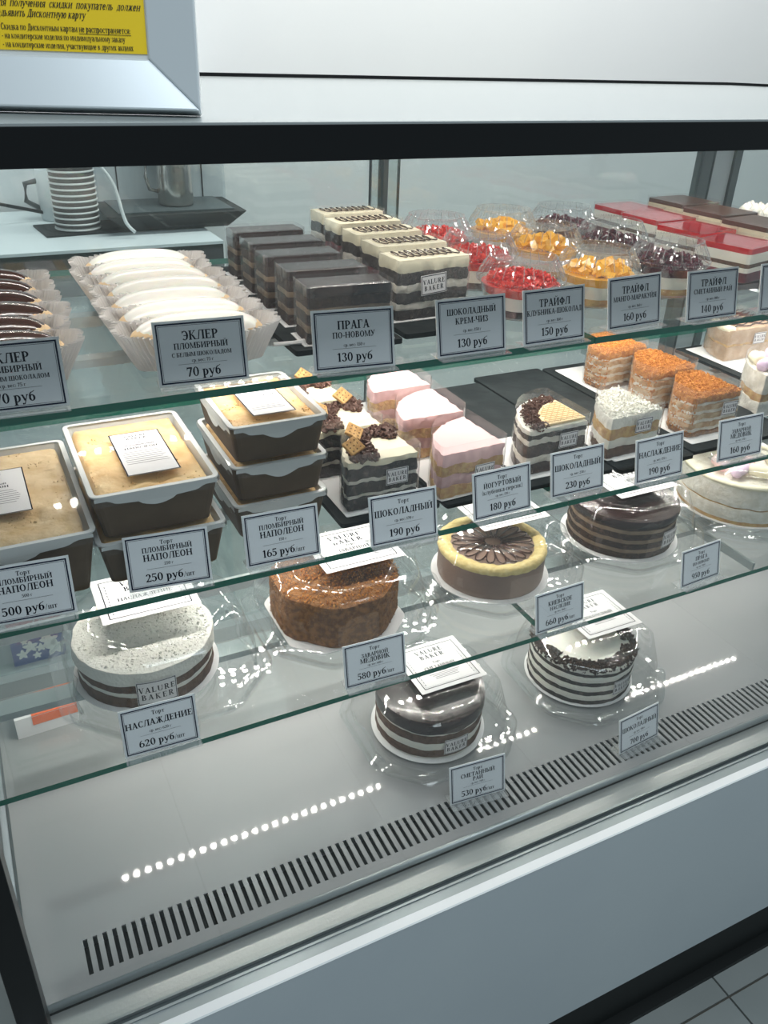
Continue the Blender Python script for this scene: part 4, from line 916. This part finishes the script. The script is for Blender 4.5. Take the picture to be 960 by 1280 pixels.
for k in range(5):
    slab('cheese_slab', 'white iced slab with a chocolate zigzag, '+WH5[k], 'zigzag iced slabs', (.388, .397, .401, .406, .412)[k], .738+k*.062, [('sponge', 'dark_sponge', .010, 0), ('cream_layer', 'cream_rough', .007, .0003), ('sponge', 'dark_sponge', .011, 0), ('cream_layer', 'berry_layer' if k in (1, 3) else 'cream_rough', .008, .0003), ('sponge', 'dark_sponge', .012, 0), ('cream_top', 'ivory', .012, 0)], .084, .040, .03, k*5+1, sticker=(.042, -.0025, .026) if k == 0 else None, zig=True, amp=.0016, wavy=.0025)
sp = MB(); sp.tube([(0, 0, .001), (.02, 0, .001), (.03, .0, .001)], [.002, .002, .0035], 6); 
thing('paper_label_strip', 'small white plastic tongue sticking out left of the nearest dark glazed slab', 'label holder', (.248, .712, z1+.0055), -.1, me=sp.mesh(), m='paper')

# ------------------------------------------------------------------ trifle cups
cup_clear = lathe([(.0, .0008), (.034, 0), (.036, .002), (.0435, .034), (.0465, .0345), (.0465, .036), (.0440, .036)], 96).mesh('cup', True); cup_clear.materials.append(MT['plastic'])
lid_clear = lathe([(.0468, .0355), (.0485, .036), (.0485, .0395), (.0465, .0405), (.0458, .044), (.0375, .058), (.0365, .0605), (.0345, .0615), (.0325, .0590), (.031, .0575), (0, .0575)], 144, .013, 24, 4, 5).mesh('lid', False); lid_clear.materials.append(MT['plastic'])
bd = MB()
for k in range(64):
    a_ = 2*PI*k/64; bd.chip((.0362*math.cos(a_), .0362*math.sin(a_), .0612), .0011, 1)
for k in range(96):
    a_ = 2*PI*k/96; bd.chip((.0478*math.cos(a_), .0478*math.sin(a_), .0392), .0009, 1)
rb = MB()
for k in range(26):
    a_ = 2*PI*k/26; c_, s_ = math.cos(a_), math.sin(a_); rb.tube([(.0460*c_, .0460*s_, .0435), (.0425*c_, .0425*s_, .0505), (.0378*c_, .0378*s_, .0578)], .00055, 4)
ribs = rb.mesh('rib'); ribs.materials.append(MT['acrylic'])
bead = bd.mesh('bead'); bead.materials.append(MT['acrylic'])
def disc_layer(r0, r1, za, zb, m, nm, parent, top=.0006):
    n_ = 48; b = MB(); b.loft([[(r0*math.cos(2*PI*k/n_), r0*math.sin(2*PI*k/n_), za) for k in range(n_)], [(r1*math.cos(2*PI*k/n_), r1*math.sin(2*PI*k/n_), zb+noise.noise(Vector((math.cos(2*PI*k/n_)*3, math.sin(2*PI*k/n_)*3, za*100)))*.0012) for k in range(n_)]]); return b.obj(nm, m, parent, smooth=False)
TR = [('strawberry', 'strawberry', 'dark_sponge', [(.540, .742), (.560, .862), (.566, .975)]), ('mango', 'mango', 'yellow_sponge', [(.652, .752), (.672, .882), (.680, .992)]), ('berry', 'blueberry', 'yellow_sponge', [(.766, .760), (.776, .878), (.780, .990)])]
w3 = ['nearest the front', 'in the middle of its row', 'at the back of its row']
for nm, m, spg, pos in TR:
    for k, (x, y) in enumerate(pos):
        t = thing('trifle_cup', {'strawberry': 'red strawberry', 'mango': 'yellow mango', 'berry': 'dark purple berry'}[nm]+' dessert cup with a fluted clear lid, '+w3[k], 'dessert cup', (x, y, S1+.0005), random.random(), group=nm+' dessert cups')
        link('cup', cup_clear, t); link('lid', lid_clear, t); link('lid_beading', bead, t); link('lid_ribs', ribs, t)
        disc_layer(.0335, .0370, .002, .010, spg, 'sponge_layer', t); disc_layer(.0368, .0398, .0100, .0240, 'cream', 'cream_layer', t); disc_layer(.0396, .0425, .0240, .0330, m, 'fruit_layer', t)
        b = MB()
        for _ in range({'strawberry': 260, 'mango': 46, 'berry': 150}[nm]):
            q = math.sqrt(random.random())*.038; a_ = random.random()*6.283; zz = .034+(.012*(1-(q/.045)**2))*random.random()
            if nm == 'mango': b.block((q*.85*math.cos(a_), q*.85*math.sin(a_), zz), random.uniform(.010, .016), .008, .007, rndrot())
            elif nm == 'berry': b.chip((q*math.cos(a_), q*math.sin(a_), zz), .0048, 1)
            else: b.chip((q*math.cos(a_), q*math.sin(a_), zz), .0034, .9)
        o_ = b.obj('fruit_pieces', m, t); o_['kind'] = 'stuff'

# ------------------------------------------------------------------ square desserts
def square_box(x, y, rz, top, spec, label, group, s_=.078, lid=.003):
    t = thing('square_dessert', label, 'dessert', (x, y, S1+.0005), rz, group=group); o_ = resample(rrect(s_, s_, .004, 3), 60); zz = .001
    for nm, m, th in spec+top:
        body(o_, zz, zz+th, .0002, 50, 0, 1, .0002).obj(nm, m, t, smooth=True); zz += th
    b = MB(); q = offset(rrect(s_, s_, .004, 3), .0015); n_ = len(q); b.add([(u, v, .0002) for u, v in q]+[(u, v, zz+lid) for u, v in q]+[(u, v, zz+lid) for u, v in offset(q, .001)], [(i, (i+1) % n_, n_+(i+1) % n_, n_+i) for i in range(n_)]+[(n_+i, n_+(i+1) % n_, 2*n_+(i+1) % n_, 2*n_+i) for i in range(n_)]); b.obj('clear_box', 'plastic', t)
w4 = ['nearest the front of the red row', 'second from the front of the red row', 'third from the front of the red row', 'at the back of the red row']
for k, (x, y, rz) in enumerate([(.917, .795, .25), (.932, .885, .14), (.943, .972, .08), (.948, 1.048-.004, .04)]):
    square_box(x, y, rz, [('red_jelly', 'jelly_red', .007)], [('berry_layer', 'berry_layer', .012), ('cream_layer', 'cream', .006), ('chocolate_layer', 'brown_layer', .005), ('cream_layer', 'cream', .012)], 'square dessert with glossy red jelly top, '+w4[k], 'red jelly squares', .078 if k < 3 else .076)
w5 = ['nearest the front of the brown row', 'in the middle of the brown row', 'at the back of the brown row']
for k, (x, y, rz) in enumerate([(1.022, .855, .12), (1.034, .943, .10), (1.046, 1.031, .06)]):
    square_box(x, y, rz, [('cocoa_top', 'choc_top', .006)], [('sponge', 'choc_sponge', .012), ('cream_layer', 'ivory', .032)], 'square dessert with matt brown cocoa top, '+w5[k], 'brown cocoa squares')
t = thing('meringue_dessert', 'white meringue dessert in a clear tub at the right end of the top shelf', 'dessert', (1.135, .955, S1+.0005))
body(circle(.04, 60), .002, .035, .002, 60, .002, 3, .003).obj('cream_base', 'cream', t, smooth=True)
b = MB()
for k in range(14): a_ = k*2.4; q = .034*math.sqrt(k/14); c_ = (q*math.cos(a_), q*math.sin(a_)); b.loft([[(c_[0]+r*math.cos(p), c_[1]+r*math.sin(p), z) for p in [2*PI*j_/10 for j_ in range(10)]] for r, z in ((.011, .035), (.012, .041), (.007, .048), (.001, .054))])
b.obj('meringue_peaks', 'white_icing', t, smooth=True)

# ------------------------------------------------------------------ poster stand on top of the case
A0, B0 = Vector((.160, .585)), Vector((.050, .705))
yaw = math.atan2(A0.y-B0.y, A0.x-B0.x)
ps = thing('poster_stand', 'wide silver picture frame with a yellow notice, standing on top of the display case', 'poster stand', (A0.x, A0.y, zt+.0008), -.30)
lean = (math.radians(-14), 0, 0); W, Hh, fw = .36, .30, .0305
def bev(p):   # bevelled moulding, mitred: outer to inner
    b = MB(); b.add(p, [(0, 1, 2, 3)]); return b
pf = MB(); d0, d1 = -.004, -.013
o = [(-W, 0), (0, 0), (0, Hh), (-W, Hh)]; i_ = [(-W+fw, fw), (-fw, fw), (-fw, Hh-fw), (-W+fw, Hh-fw)]
nm = ['moulding']
for k in range(4):
    p = [(*o[k],), (*o[(k+1) % 4],), (*i_[(k+1) % 4],), (*i_[k],)]
    b = MB(); f0 = [(p[0][0], d1, p[0][1]), (p[1][0], d1, p[1][1]), (p[2][0], d0, p[2][1]), (p[3][0], d0, p[3][1])]; bk = [(q[0], .006, q[1]) for q in p]
    b.add(f0+bk, [(0, 1, 2, 3), (4, 7, 6, 5), (0, 4, 5, 1), (1, 5, 6, 2), (2, 6, 7, 3), (3, 7, 4, 0)]); b.obj('moulding', 'frame_silver', ps, rot=lean, bevel=.0012)
b = MB(); b.box(-W+fw, -.002, fw, -fw, .004, Hh-fw); b.obj('backing', 'box_white', ps, rot=lean)
b = MB(); b.box(-W+fw+.004, -.0026, fw+.003, -fw-.0005, -.002, Hh-fw-.004); yp = b.obj('yellow_sheet', 'poster_yellow', ps, rot=lean)
mm = MB()
for s_, yb, xl, wd, hh, shear in (('Для  получения  скидки  покупатель  должен', .0268, -.0885, .0855, .0042, .25), ('предъявить Дисконтную карту', .0213, -.0915, .0555, .0042, .25), ('Скидка по Дисконтным картам не распространяется:', .0140, -.0857, .076, .0035, 0),
        ('- на кондитерские изделия по индивидуальному заказу', .0092, -.0857, .0725, .0033, 0), ('- на кондитерские изделия, участвующие в других акциях', .0045, -.0857, .077, .0033, 0)):
    P = text_polys(s_, hh, 0, 0); w0 = sum(G.get(c, G[' '])[1] for c in s_)*hh
    polys_xz(mm, [[(-fw+xl+(u+w0/2)*wd/w0+v*shear, fw+yb+v) for u, v in q] for q in P], -.0029)
polys_xz(mm, [_q(-fw-.0405, fw+.0129, -fw-.0095, fw+.0132)], -.0029)
mm.obj('notice_lettering', 'black_matt', yp)
